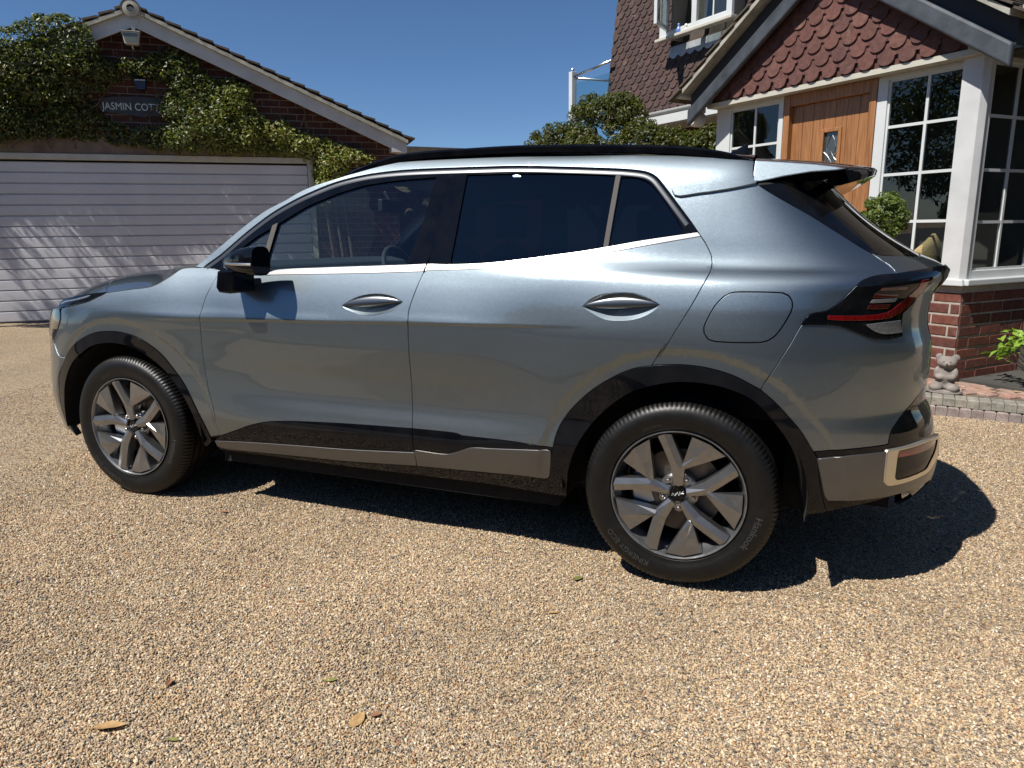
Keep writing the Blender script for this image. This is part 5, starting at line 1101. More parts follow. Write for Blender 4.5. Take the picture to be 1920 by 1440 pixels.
m_=MB(); m_.box(-6.16,-4.56,1.975,2.10,4.295,4.34); o=m_.build('upper_sill',K['cream_paint'],house); bevel(o,.008,2)
m_=MB(); m_.box(-5.9,-4.7,3.0,3.02,4.3,5.9); m_.box(-5.92,-5.9,2.1,3.0,4.3,5.9); m_.box(-4.7,-4.68,2.1,3.0,4.3,5.9); m_.build('room_walls',simple('cream_room',(.30,.27,.20),.9),house)
ap=MB(); pts=[(-6.10,.98),(-4.60,.98)]
k=8; xs_=np.linspace(-4.60,-6.10,k*8+1); 
for i,x in enumerate(xs_): pts.append((x,.84-.05*abs(math.sin(math.pi*i/8))))
ap.prism(pts,-.060,-.052); ap.build('lead_apron',simple('pale_lead',(.33,.35,.37),.5,metal=.3,var=.2,vscale=8),mwl)
# ornaments in the open window
fg=empty('window_ornament',mw=MA@Matrix.Translation((-5.66,2.02,4.34)),label='small blue and white figurine on the upstairs window sill',cat='ornament')
m_=MB(); T_=Matrix.Rotation(math.radians(90),4,'X'); m_.lathe([(.0,0),(.032,0),(.042,.02),(.035,.06),(.02,.085),(.014,.10),(.022,.112),(.02,.13),(.0,.14)],n=16,M=T_); m_.build('body',simple('blue_glaze',(.12,.22,.55),.3),fg,smooth=True)
fg=empty('window_ornament',mw=MA@Matrix.Translation((-5.50,2.02,4.34)),label='tiny round white figurine right of the blue one on the upstairs sill',cat='ornament')
m_=MB(); m_.lathe([(.0,0),(.02,0),(.022,.02),(.012,.04),(.012,.045),(.026,.065),(.024,.085),(.0,.10)],n=16,M=T_); m_.build('body',simple('white_glaze',(.75,.74,.70),.3),fg,smooth=True)
# security light under the porch eaves
sl_=empty('security_light',mw=MA@Matrix.Translation((-3.08,-.06,2.62)),label='white round-lensed security light under the porch eaves corner',cat='security light')
m_=MB(); m_.lathe([(.0,-.05),(.055,-.05),(.075,-.03),(.08,.0),(.08,.09),(.0,.09)],n=28); o=m_.build('housing',K['upvc'],sl_,angle=30); m_=MB(); m_.lathe([(.0,-.058),(.03,-.056),(.045,-.049)],n=24); m_.build('lens',simple('smoked_lens',(.10,.09,.07),.15,coat=1),sl_,smooth=True); m_=MB(); m_.box(-.06,.06,-.0,.10,.07,.13); m_.build('mount',K['upvc'],sl_)
# balcony rail
bl=empty('balcony_rail',mw=MA@Matrix.Translation((-8.74,2.2,0)),label='glass balcony balustrade with white post and steel handrail behind the shrub',cat='balustrade')
m_=MB(); m_.box(-.055,.055,-.055,.055,1.8,4.36); o=m_.build('post',K['upvc'],bl); bevel(o,.006,2); m_=MB(); m_.lathe([(0,-.02),(.03,-.02),(.03,.02),(.02,.04),(0,.045)],n=16,M=Matrix.Translation((0,0,4.38))@T_); m_.build('post_cap',K['steel'],bl)
m_=MB(); m_.tube([(.04,0,4.27),(1.2,.0,4.33)],.022,10); m_.tube([(.0,.06,4.25),(.35,2.8,4.25)],.022,10); m_.build('handrail',K['steel'],bl,smooth=True)
m_=MB(); m_.box(.09,1.15,-.006,.006,2.2,4.14); m_.build('glass_panel',thin_glass('balcony_glass',(.80,.90,.90),1.0),bl)
m_=MB(); m_.box(-.1,1.3,-.1,3.0,1.9,2.1); m_.build('deck',K['dark_wall'],bl)
# ---------------- paving ----------------
pav=empty('paved_step',(0,0,0)); tag(pav,kind='structure')
k0=np.array([4.18,3.56]); kd=np.array([.985,-.172]); kn=np.array([.172,.985])
kang=math.atan2(kd[1],kd[0])
base=MB(); P0=k0-kd*2.0+kn*.02; P1=k0+kd*3.0+kn*.02; 
base.add([(P0[0],P0[1],0),(P1[0],P1[1],0),(P1[0]+.9,P1[1]+3.2,0),(P0[0]-1.8,P0[1]+3.5,0),(P0[0],P0[1],.108),(P1[0],P1[1],.108),(P1[0]+.9,P1[1]+3.2,.108),(P0[0]-1.8,P0[1]+3.5,.108)],[(4,5,6,7),(0,1,5,4),(1,2,6,5),(3,0,4,7)])
base.build('step_bed',simple('sand_joint',(.12,.095,.07),.95,var=.3,vscale=30),pav)
K['sett']=brick_mat('grey_concrete_sett',[(.24,.225,.19),(.28,.26,.22),(.21,.20,.17),(.25,.225,.185)],.7)
K['sett_low']=brick_mat('pinkish_grey_sett',[(.22,.18,.165),(.26,.21,.19),(.20,.17,.16)],.7)
K['paver']=brick_mat('weathered_red_paver',[(.30,.17,.13),(.36,.21,.16),(.27,.175,.14),(.33,.22,.17),(.28,.20,.165)],.7)
def sett_mesh(L,W,H,mat,c=.006,name='sett'):
    mb=MB(); v=[]
    for z,i in ((0,0),(H-c,0),(H,c)):
        v+=[(i,i,z),(L-i,i,z),(L-i,W-i,z),(i,W-i,z)]
    f=[(8,9,10,11)]
    for k in (0,4): f+=[(k,k+1,k+5,k+4),(k+1,k+2,k+6,k+5),(k+2,k+3,k+7,k+6),(k+3,k,k+4,k+7)]
    mb.add(v,f); return piece_mesh(name,mb,[mat])
su=sett_mesh(.0745,.16,.062,K['sett']); sl2=sett_mesh(.0745,.10,.072,K['sett_low'],.010)
rr=random.Random(3)
for i in range(46):
    q=k0+kd*(-1.5+i*.0775); place('sett',su,pav,(q[0],q[1],.062+rr.uniform(-.001,.002)),(0,0,kang+rr.uniform(-.006,.006)))
    q=k0+kd*(-1.5+.035+i*.0775)-kn*.012; place('sett',sl2,pav,(q[0],q[1],-.014+rr.uniform(-.003,.003)),(0,0,kang+rr.uniform(-.02,.02)))
pm1=sett_mesh(.196,.096,.03,K['paver'],.006,'paver')
ip=MA.inverted(); n_p=0
pa_=kang+math.radians(45)
for i in range(-14,22):
    for j in range(-14,22):
        for o_,(dx,dy,r_) in enumerate(((0,0,0),(.2,.0,math.pi/2))):
            # herringbone
            bx=i*.2+j*.1-(0); by=j*.1-i*.2+.0
            X=(i*.2+j*.1)*1.0+(.0 if o_==0 else .3); Y=(j*.1-i*.2)+(.0 if o_==0 else .0)
            if o_==1: X=i*.2+j*.1+.3; Y=j*.1-i*.2
            wx=k0[0]+.35+math.cos(pa_)*X-math.sin(pa_)*Y; wy=k0[1]+.8+math.sin(pa_)*X+math.cos(pa_)*Y
            d=(np.array([wx,wy])-k0)@kn; al_=(np.array([wx,wy])-k0)@kd
            la=ip@Vector((wx,wy,.12)); lb=MB_.inverted()@Vector((wx,wy,.12))
            if .27<d<2.6 and -1.0<al_<1.9 and (lb.y<.05 or la.y<.05) and n_p<290:
                place('paver',pm1,pav,(wx,wy,.0935+rr.uniform(-.003,.003)),(rr.uniform(-.01,.01),rr.uniform(-.01,.01),pa_+(math.pi/2 if o_ else 0))); n_p+=1

# ================= gravel =================
PEB=[(0,(.43,.325,.195)),(.14,(.56,.43,.265)),(.24,(.32,.22,.125)),(.34,(.64,.545,.40)),(.46,(.38,.30,.21)),(.58,(.17,.155,.135)),(.66,(.52,.395,.265)),(.76,(.30,.26,.215)),(.86,(.33,.165,.08)),(.91,(.74,.69,.59)),(.96,(.085,.08,.075)),(1,(.085,.08,.075))]
def gravel_mat(name,inst=False):
    m,n,p,out=new_mat(name); g=N(n,'NewGeometry'); p.inputs['Roughness'].default_value=.75; p.inputs['Specular IOR Level'].default_value=.35
    big=N(n,'TexNoise',i_Scale=.9,i_Detail=6.0,i_Roughness=.6); n.links.new(g.outputs['Position'],big.inputs['Vector'])
    mr=N(n,'MapRange'); mr.inputs[1].default_value=.3; mr.inputs[2].default_value=.7; mr.inputs[3].default_value=.86; mr.inputs[4].default_value=1.14; n.links.new(big.outputs[0],mr.inputs[0])
    r=ramp(n,PEB)
    mu=N(n,'Mix',data_type='RGBA',blend_type='MULTIPLY'); mu.inputs[0].default_value=1; n.links.new(r.outputs[0],mu.inputs[6]); wt=N(n,'Mix',data_type='RGBA',blend_type='MULTIPLY'); wt.inputs[0].default_value=1; wt.inputs[7].default_value=(1.0,.965,.90,1); n.links.new(mr.outputs[0],wt.inputs[6]); n.links.new(wt.outputs[2],mu.inputs[7]); n.links.new(mu.outputs[2],p.inputs['Base Color'])
    if inst:
        oi=N(n,'ObjectInfo'); n.links.new(oi.outputs['Random'],r.inputs[0]); return m
    # stones as cells, warped so they do not look like a net
    nz=N(n,'TexNoise',i_Scale=60.0,i_Detail=2.0); n.links.new(g.outputs['Position'],nz.inputs['Vector'])
    sb=N(n,'VectorMath',operation='SUBTRACT'); sb.inputs[1].default_value=(.5,.5,.5); n.links.new(nz.outputs['Color'],sb.inputs[0])
    sl=N(n,'VectorMath',operation='SCALE'); sl.inputs['Scale'].default_value=.010; n.links.new(sb.outputs[0],sl.inputs[0])
    ad=N(n,'VectorMath',operation='ADD'); n.links.new(g.outputs['Position'],ad.inputs[0]); n.links.new(sl.outputs[0],ad.inputs[1])
    vo=N(n,'TexVoronoi',i_Scale=128.0); vo.voronoi_dimensions='2D'; n.links.new(ad.outputs[0],vo.inputs['Vector'])
    sp=N(n,'SeparateColor'); n.links.new(vo.outputs['Color'],sp.inputs[0]); n.links.new(sp.outputs[0],r.inputs[0])
    # colour darkened along the gaps between stones
    v2=N(n,'TexVoronoi',i_Scale=128.0,feature='DISTANCE_TO_EDGE'); v2.voronoi_dimensions='2D'; n.links.new(ad.outputs[0],v2.inputs['Vector'])
    rg=ramp(n,[(0,(.30,.25,.2)),(.10,(1,1,1))]); n.links.new(v2.outputs[0],rg.inputs[0])
    m2=N(n,'Mix',data_type='RGBA',blend_type='MULTIPLY'); m2.inputs[0].default_value=1; n.links.new(mu.outputs[2],m2.inputs[6]); n.links.new(rg.outputs[0],m2.inputs[7]); n.links.new(m2.outputs[2],p.inputs['Base Color'])
    inv=N(n,'MapRange'); inv.inputs[1].default_value=0; inv.inputs[2].default_value=.5; inv.inputs[3].default_value=1; inv.inputs[4].default_value=0; n.links.new(vo.outputs['Distance'],inv.inputs[0])
    hh=N(n,'Math',operation='MULTIPLY_ADD'); n.links.new(sp.outputs[1],hh.inputs[0]); hh.inputs[1].default_value=.7; n.links.new(inv.outputs[0],hh.inputs[2])
    b=N(n,'Bump'); b.inputs['Strength'].default_value=1; b.inputs['Distance'].default_value=.0055; n.links.new(hh.outputs[0],b.inputs['Height']); n.links.new(b.outputs[0],p.inputs['Normal'])
    return m
K['gravel']=gravel_mat('gravel_bed'); K['pebble']=gravel_mat('pebble_stone',True)
lw=MB(); lw.box(-40,40,-40,-2.0,-.1,.035); tag(lw.build('road',simple('asphalt',(.045,.046,.048),.85,var=.25,vscale=2,bump=1,bscale=120)),kind='structure')  # made-up unseen ground, added to keep reflections in the car paint dark and neutral
def gh(x,y):
    x=np.asarray(x,float); y=np.asarray(y,float)
    h=.006*np.sin(1.9*x+.7*y+.5)+.005*np.sin(-.9*x+2.6*y+1.3)+.004*np.sin(4.3*x-1.7*y)+.0025*np.sin(9.1*x+5.3*y+2.)+.002*np.sin(-7.*x+11.*y)
    return h-.009
xs=np.concatenate([[-90,-30],np.arange(-10,7.01,.10),[30,90]]); ys=np.concatenate([[-90,-20],np.arange(-4,9.01,.10),[30,120]])
X,Y=np.meshgrid(xs,ys,indexing='ij'); Z=np.where((abs(X)>20)|(Y<-10)|(Y>20),-.012,gh(X,Y)); d_=(X-k0[0])*kn[0]+(Y-k0[1])*kn[1]
gr=MB().grid(np.stack([X,Y,Z],-1)).build('gravel_ground',K['gravel'],smooth=True); tag(gr,kind='structure')
# loose stones over the part of the drive near the camera
def pebbles():
    rr=np.random.RandomState(4)
    pts=[]
    regs=[(.3,4.4,-2.05,-.9,19500),(-.6,4.8,-.9,.1,15500),(-1.0,5.0,.1,1.0,8000),(-3.0,0.,-.6,3.0,2600),(3.0,5.2,1.0,3.5,8000)]
    for x0,x1,y0,y1,dn in regs:
        n_=int((x1-x0)*(y1-y0)*dn); q=np.stack([rr.uniform(x0,x1,n_),rr.uniform(y0,y1,n_),rr.uniform(-.0018,.0035,n_)],1); q[:,2]+=gh(q[:,0],q[:,1])
        pts.append(q)
    pts=np.vstack(pts); d=(pts[:,:2]-k0)@kn; pts=pts[(d<.0)|(pts[:,0]<3.0)]
    me=bpy.data.meshes.new('gravel_stones'); me.vertices.add(len(pts)); me.vertices.foreach_set('co',pts.astype(np.float32).ravel()); me.update()
    o=link('gravel_stones',me,K['pebble']); tag(o,kind='stuff',label='loose pea gravel stones covering the drive')
    t=bpy.data.node_groups.new('scatter_stones','GeometryNodeTree')
    t.interface.new_socket('Geometry',in_out='INPUT',socket_type='NodeSocketGeometry'); t.interface.new_socket('Geometry',in_out='OUTPUT',socket_type='NodeSocketGeometry')
    gi=t.nodes.new('NodeGroupInput'); go=t.nodes.new('NodeGroupOutput')
    ip_=t.nodes.new('GeometryNodeInstanceOnPoints'); ico=t.nodes.new('GeometryNodeMeshIcoSphere'); ico.inputs['Radius'].default_value=1; ico.inputs['Subdivisions'].default_value=2
    mp=t.nodes.new('GeometryNodeMeshToPoints'); t.links.new(gi.outputs[0],mp.inputs[0]); t.links.new(mp.outputs[0],ip_.inputs['Points'])
    # knock the ball into a pebble
    sp=t.nodes.new('GeometryNodeSetPosition'); nz=t.nodes.new('ShaderNodeTexNoise'); nz.inputs['Scale'].default_value=1.3
    sub=t.nodes.new('ShaderNodeVectorMath'); sub.operation='SUBTRACT'; sub.inputs[1].default_value=(.5,.5,.5); t.links.new(nz.outputs['Color'],sub.inputs[0]); scl=t.nodes.new('ShaderNodeVectorMath'); scl.operation='SCALE'; scl.inputs['Scale'].default_value=1.3; t.links.new(sub.outputs[0],scl.inputs[0]); t.links.new(scl.outputs[0],sp.inputs['Offset'])
    t.links.new(ico.outputs[0],sp.inputs[0]); sm=t.nodes.new('GeometryNodeSetMaterial'); sm.inputs['Material'].default_value=K['pebble']; t.links.new(sp.outputs[0],sm.inputs[0]); t.links.new(sm.outputs[0],ip_.inputs['Instance'])
    rv=t.nodes.new('FunctionNodeRandomValue'); rv.data_type='FLOAT_VECTOR'; rv.inputs[0].default_value=(0,0,0); rv.inputs[1].default_value=(6.28,6.28,6.28)
    rs=t.nodes.new('FunctionNodeRandomValue'); rs.data_type='FLOAT_VECTOR'; rs.inputs[0].default_value=(.0020,.0019,.0014); rs.inputs[1].default_value=(.0058,.0048,.0036); rs.inputs['Seed'].default_value=5
    t.links.new(rv.outputs[0],ip_.inputs['Rotation']); t.links.new(rs.outputs[0],ip_.inputs['Scale']); t.links.new(ip_.outputs[0],go.inputs[0])
    md=o.modifiers.new('scatter','NODES'); md.node_group=t
pebbles()

# ================= planting =================
def leaf_mat(name,cols,trans=.35,rough=.42):
    m=bpy.data.materials.new(name); m.use_nodes=True; n=m.node_tree; n.nodes.clear(); out=n.nodes.new('ShaderNodeOutputMaterial')
    g=N(n,'NewGeometry'); r=ramp(n,[(i/(len(cols)-1),c) for i,c in enumerate(cols)]); n.links.new(g.outputs['Random Per Island'],r.inputs[0])
    p=N(n,'BsdfPrincipled'); n.links.new(r.outputs[0],p.inputs['Base Color']); p.inputs['Roughness'].default_value=rough; p.inputs['Specular IOR Level'].default_value=.45
    t=N(n,'BsdfTranslucent'); br=N(n,'Mix',data_type='RGBA',blend_type='MULTIPLY'); br.inputs[0].default_value=1; br.inputs[7].default_value=(1.5,1.7,.5,1); n.links.new(r.outputs[0],br.inputs[6]); n.links.new(br.outputs[2],t.inputs[0])
    mx=N(n,'MixShader'); mx.inputs[0].default_value=trans; n.links.new(p.outputs[0],mx.inputs[1]); n.links.new(t.outputs[0],mx.inputs[2]); n.links.new(mx.outputs[0],out.inputs[0]); return m
K['leaf_creeper']=leaf_mat('creeper_leaf',[(.045,.070,.020),(.08,.105,.028),(.030,.050,.016),(.12,.145,.038),(.24,.26,.085),(.15,.105,.05)])
K['leaf_lime']=leaf_mat('sunny_creeper_leaf',[(.15,.18,.035),(.22,.25,.05),(.30,.31,.08),(.11,.14,.03),(.28,.20,.09)])  # lime leaf colours of the second kind of creeper
K['leaf_shrub']=leaf_mat('shrub_leaf',[(.050,.068,.015),(.085,.098,.02),(.035,.052,.012),(.115,.10,.023),(.065,.085,.02)])
K['leaf_box']=leaf_mat('box_leaf',[(.09,.13,.03),(.13,.17,.04),(.16,.20,.055),(.07,.10,.025)])
K['leaf_hedge']=leaf_mat('hedge_leaf',[(.03,.05,.014),(.045,.07,.018),(.06,.085,.02)])
K['leaf_bright']=leaf_mat('bright_green_leaf',[(.20,.34,.04),(.26,.40,.06),(.16,.28,.04)])
K['bark']=simple('bark',(.12,.09,.065),.9,var=.4,vscale=20,bump=.8,bscale=60)
def leaves(name,pos,nrm,size,mat,parent=None,seed=0,jit=.9,asp=.55,fold=.25,kind=None):
    """pos,nrm (n,3): one folded pointed leaf each"""
    rr=np.random.RandomState(seed); n=len(pos)
    nn=nrm+rr.normal(0,jit,(n,3)); nn/=np.linalg.norm(nn,axis=1,keepdims=True)
    d=rr.normal(0,1,(n,3)); d-= (d*nn).sum(1,keepdims=True)*nn; d/=np.linalg.norm(d,axis=1,keepdims=True); s=np.cross(nn,d)
    L=size*rr.uniform(.6,1.3,(n,1)); W=L*asp*.5
    a=pos-d*L*.5; b=pos+s*W+nn*L*fold*.5; c=pos+d*L*.5; e=pos-s*W+nn*L*fold*.5
    v=np.stack([a,b,c,e],1).reshape(-1,3)
    i=np.arange(n)*4; f=np.stack([i,i+1,i+2,i,i+2,i+3],1).reshape(-1,3)
    me=bpy.data.meshes.new(name); me.vertices.add(len(v)); me.vertices.foreach_set('co',v.astype(np.float32).ravel())
    me.loops.add(len(f)*3); me.loops.foreach_set('vertex_index',f.ravel().astype(np.int32)); me.polygons.add(len(f)); me.polygons.foreach_set('loop_start',(np.arange(len(f))*3).astype(np.int32)); me.polygons.foreach_set('loop_total',np.full(len(f),3,np.int32)); me.update(calc_edges=True)
    o=link(name,me,mat,parent)
    if kind: o['kind']=kind
    return o
def blob_leaves(centres,radii,n_per,rr,shell=.55):
    P_=[];Q_=[]
    for c,r,k in zip(centres,radii,n_per):
        d=rr.normal(0,1,(k,3)); d/=np.linalg.norm(d,axis=1,keepdims=True)
        rad=shell+(1-shell)*rr.rand(k,1)**.5; P_.append(np.array(c)+d*rad*np.array(r)); Q_.append(d)
    return np.vstack(P_),np.vstack(Q_)
IVY=[(0.64,3.98),(0.77,4.02),(0.93,4.07),(1,4.13),(1.14,4.21),(1.3,4.2),(1.56,4.24),(1.68,4.16),(1.76,3.99),(1.83,3.79),(1.99,3.67),(2.1,3.77),(2.23,3.74),(2.53,3.9),(2.59,3.86),(2.76,3.93),(2.92,3.88),(3.05,3.83),(3.11,3.68),(3.28,3.54),(3.51,3.57),(3.69,3.53),(3.83,3.42),(3.78,3.27),(3.85,3.11),(3.99,2.97),(4.31,3),(4.34,2.9),(4.61,2.79),(4.85,2.75),(5.09,2.64),(5.6,2.49),(5.65,2.4),(5.24,2.3),(4.98,2.0),(4.85,1.6),(4.68,1.75),(4.64,2.35),(4.42,2.45),(3.95,2.48),(3.48,2.45),(3.02,2.47),(2.66,2.47),(2.44,2.50),(2.24,2.55),(1.75,2.58),(1.62,2.63),(1.09,2.66),(0.83,2.63),(0.43,2.55),(-1.4,2.5),(-1.4,4.0)]
IVYH=[(1.96,3.45),(2.29,3.52),(2.62,3.48),(2.66,3.38),(2.50,3.15),(2.52,3),(2.60,2.85),(2.41,2.83),(2.05,2.81),(1.82,2.9),(1.70,2.98),(1.63,3.11),(1.66,3.26)]
cr=empty('climbing_plant',mw=MG,label='dark glossy creeper covering the garage gable around the name board',cat='climbing plant'); cr['kind']='thing'
rr=np.random.RandomState(8); A_=np.array(IVY); H_=np.array(IVYH)
q=np.stack([rr.uniform(-1.4,5.7,9500),rr.uniform(1.5,4.3,9500)],1); q=q[inside(q,A_)&~inside(q,H_)]
de=np.minimum(bdist(q,A_),bdist(q,H_))
cen=[];rad=[];npl=[]
for (x,z),d_ in zip(q,de):
    thick=.06*math.sin(x*7.3+1)*math.sin(z*8.1)+.10*math.sin(x*2.3+1)*math.sin(z*3.1)+(.34 if .25<x<1.95 and z>3.15 else .12 if x<.25 else .18 if x<1.95 else .30)
    thick*=min(1,.35+d_*3)
    if z>gz_a+.10-slR*abs(x-2.28)-.42 and .38<x<2.0: thick=max(thick,.36+.12*rr.rand())
    r_=min(.10,.035+d_*.6)*rr.uniform(.8,1.25)
    pp=0 if abs(x-1.6)<.14 and z<3.35 else 1
    if not pp and rr.rand()<.35: continue
    cen.append((x,-max(.03,thick*(1-(.75 if thick<.36 else .12)*rr.rand()**2.2)),z)); rad.append((r_*1.1,r_,r_)); npl.append(int(7+rr.rand()*8))
Pp,Qn=blob_leaves(cen,rad,npl,rr,.3); Qn=Qn+np.array([0,-.7,.6]); 
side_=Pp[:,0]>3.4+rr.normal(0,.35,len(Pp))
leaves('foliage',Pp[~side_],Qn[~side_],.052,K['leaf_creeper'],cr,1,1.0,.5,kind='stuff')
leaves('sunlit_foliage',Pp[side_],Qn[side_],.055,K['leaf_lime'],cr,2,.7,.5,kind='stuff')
# dense dark inner layer so the wall does not show through
q2=np.stack([rr.uniform(-1.4,5.7,9000),rr.uniform(1.6,4.3,9000)],1); q2=q2[inside(q2,A_)&~inside(q2,H_)&(bdist(q2,A_)>.05)&(bdist(q2,H_)>.04)]
leaves('inner_foliage',np.stack([q2[:,0],-rr.uniform(.02,.07,len(q2)),q2[:,1]],1),np.tile([0,-1.,.3],(len(q2),1)),.06,K['leaf_creeper'],cr,3,.5,.6,kind='stuff')
sm=MB()
for k in range(16):
    x=rr.uniform(.4,5.2); z=2.5; pts=[]
    for s in range(9): pts.append((x,-.05-.05*rr.rand(),z)); x+=rr.normal(0,.10)+.04; z+=rr.uniform(.05,.17)
    pts=[p for p in pts if p[2]<4.1-.42*abs(p[0]-2.28)+.0]
    if len(pts)>2: sm.tube(pts,[.016-.0012*i for i in range(len(pts))],6)
for x0 in (4.85,5.0,5.15): sm.tube([(x0,-.05,0),(x0+.03,-.06,.9),(x0-.05,-.05,1.7),(x0-.1,-.07,2.4)],[.03,.025,.02,.012],7)
sm.build('stem',K['bark'],cr)
def tree(name,label,cat,centres,radii,n,leaf,size,mat,trunk,seed,group=None,mw=None,asp=.5):
    t=empty(name,mw=mw,label=label,cat=cat,group=group); t['kind']='thing'; rr=np.random.RandomState(seed)
    vol=np.array([np.prod(r)**(2/3) for r in radii]); npl=np.maximum(30,(n*vol/vol.sum()).astype(int))
    P_,Q_=blob_leaves(centres,radii,npl,rr,.62); Q_=Q_+np.array([0,0,.5])
    o=leaves(leaf,P_,Q_,size,mat,t,seed,.6,asp,kind='stuff')
    m=MB(); 
    for pts,rads in trunk: m.tube(pts,rads,8)
    m.build('trunk',K['bark'],t,smooth=True); return t
rr=np.random.RandomState(77); cen=[];rad=[]
for k in range(40):
    d=rr.normal(0,1,3); d/=np.linalg.norm(d); q_=rr.uniform(.16,.30); cen.append((-1.75+d[0]*.85,-.95+d[1]*.55,4.75+d[2]*.75)); rad.append((q_,q_,q_))
tree('tree','slender tree at the left corner of the garage, out at the edge of the frame','tree',cen,rad,5200,'crown',.07,K['leaf_creeper'],[([(-1.8,-.9,0),(-1.75,-.9,2.5),(-1.7,-.95,4.6)],[.09,.07,.04])],78,mw=MG)
# cloud-pruned shrub behind the car
Ms=MA@Matrix.Translation((0,1.0,0))
rr=np.random.RandomState(5)
cs_=[(-8.10,0,2.9,.26),(-7.75,.05,2.85,.3),(-7.42,0,2.98,.30),(-7.0,.1,2.80,.30),(-6.75,.0,3.18,.28),(-6.42,.02,3.26,.30),(-6.08,.0,3.18,.30),(-5.72,.0,3.22,.26),(-5.48,.02,3.05,.26),(-6.5,-.2,2.80,.30),(-6.15,-.22,2.65,.26),(-5.85,.1,2.88,.28),(-5.2,-.05,2.78,.26),(-4.92,-.1,2.62,.28),(-4.55,-.05,2.56,.26),(-4.2,0,2.48,.26),(-3.9,.0,2.50,.25),(-3.7,0,2.35,.2),(-5.6,-.1,2.62,.24),(-6.9,-.1,2.55,.35),(-7.6,0,2.55,.35),(-5.0,0,2.35,.35),(-4.2,0,2.25,.3)]
cen=[];rad=[]
for x,y,z,r_ in cs_:
    cen.append((x,y,z)); rad.append((r_*.9,r_*.9,r_*.82))
    for k in range(9):
        d=rr.normal(0,1,3); d/=np.linalg.norm(d); d[2]=abs(d[2])*.9; cen.append((x+d[0]*r_*.8,y+d[1]*r_*.8,z+d[2]*r_*.75)); q_=r_*rr.uniform(.24,.38); rad.append((q_,q_,q_))
tree('pruned_shrub','cloud-pruned evergreen shrub with bronze green clumps showing over the car roof','shrub',cen,rad,30000,'foliage',.052,K['leaf_shrub'],
  [([(-6.2,.1,0),(-6.3,.1,1.2),(-6.2,.05,2.2),(-6.4,0,3.0)],[.10,.08,.06,.03]),([(-6.25,.1,1.2),(-5.5,0,2.0),(-4.6,0,2.3)],[.06,.05,.03]),([(-6.28,.1,1.4),(-7.1,.05,2.1),(-7.9,0,2.6)],[.06,.05,.03])],5,mw=Ms)
# box ball on a stem, in a pot by the porch
Mb=MA@Matrix.Translation((-.415,-.50,0))
cen=[(0,0,1.50)];rad=[(.15,.15,.15)]
for k in range(46):
    d=rr.normal(0,1,3); d/=np.linalg.norm(d); cen.append(tuple(np.array([0,0,1.50])+d*.155)); q_=rr.uniform(.03,.055); rad.append((q_,q_,q_))
bx=tree('topiary_ball','round clipped box ball on a stem in front of the porch window','topiary',cen,rad,3800,'foliage',.030,K['leaf_box'],[([(0,0,.4),(.01,0,.9),(0,0,1.45)],[.02,.017,.012])],6,mw=Mb,asp=.6)
m_=MB(); m_.lathe([(0,.13),(.13,.13),(.17,.42),(.185,.44),(.185,.47),(.165,.47),(.16,.42),(0,.42)],n=28,M=Matrix.Rotation(math.radians(90),4,'X')@Matrix.Scale(-1,4,(0,1,0)) if False else Matrix.Rotation(math.radians(90),4,'X')); m_.build('pot',simple('terracotta',(.35,.15,.08),.85,var=.2,vscale=10),bx,smooth=True)
# lime leaved plant at the right edge
lp=empty('leafy_plant',(5.02,4.19,.12),label='lime green leaved plant at the right edge by the brick plinth',cat='plant'); 
rr=np.random.RandomState(15); P_=[];Q_=[]
st=MB()
for k in range(16):
    a=rr.uniform(0,6.28); e=rr.uniform(.3,1.1); L=rr.uniform(.25,.45); tip=np.array([math.cos(a)*math.cos(e)*L,math.sin(a)*math.cos(e)*L,.12+math.sin(e)*L]); st.tube([(0,0,0),tuple(tip*.5+[0,0,.05]),tuple(tip)],[.006,.004,.003],5)
    for j in range(9): P_.append(tip+rr.normal(0,.035,3)); Q_.append(tip/np.linalg.norm(tip)+[0,0,.6])
leaves('foliage',np.array(P_),np.array(Q_),.085,K['leaf_bright'],lp,3,.5,.42); st.build('stem',K['bark'],lp)
# hedge and trees round the drive behind the camera: they show in glass and paint
def big_tree(x,y,h,w_,seed,label,kind_='tree',mat='leaf_hedge',n=9000):
    rr=np.random.RandomState(seed); cen=[];rad=[]
    for k in range(26):
        d=rr.normal(0,1,3); d/=np.linalg.norm(d); q_=w_*rr.uniform(.26,.45); cen.append((d[0]*w_*.62,d[1]*w_*.62,h*.62+d[2]*h*.30)); rad.append((q_,q_,q_*.8))
    tree('tree',label,'tree',cen,rad,n,'crown',.16,K[mat],[([(0,0,0),(.1,0,h*.3),(0,.1,h*.6)],[.22,.17,.1]),([(.05,0,h*.3),(w_*.4,.1,h*.6)],[.12,.05]),([(.05,0,h*.35),(-w_*.4,-.1,h*.65)],[.12,.05])],seed,mw=Matrix.Translation((x,y,0)))
for i,(x,y,h,w_) in enumerate([(-12.5,-2.5,6.8,2.7),(-12.5,-7.5,6.2,2.7),(-8,-14,4.6,2.4),(-1,-15,4.2,2.2),(6,-14,4.6,2.4),(13,-9,7.2,3.0),(14,0,6.6,2.8)]):
    big_tree(x,y,h,w_,40+i,['broad green tree across the drive in front of the garage','tall green tree behind the hedge end','green tree behind the hedge, third from the garage','round tree straight across the road from the parked car','tall tree across the lawn facing the porch','large tree by the lane corner','green tree standing right of the porch across the drive'][i])
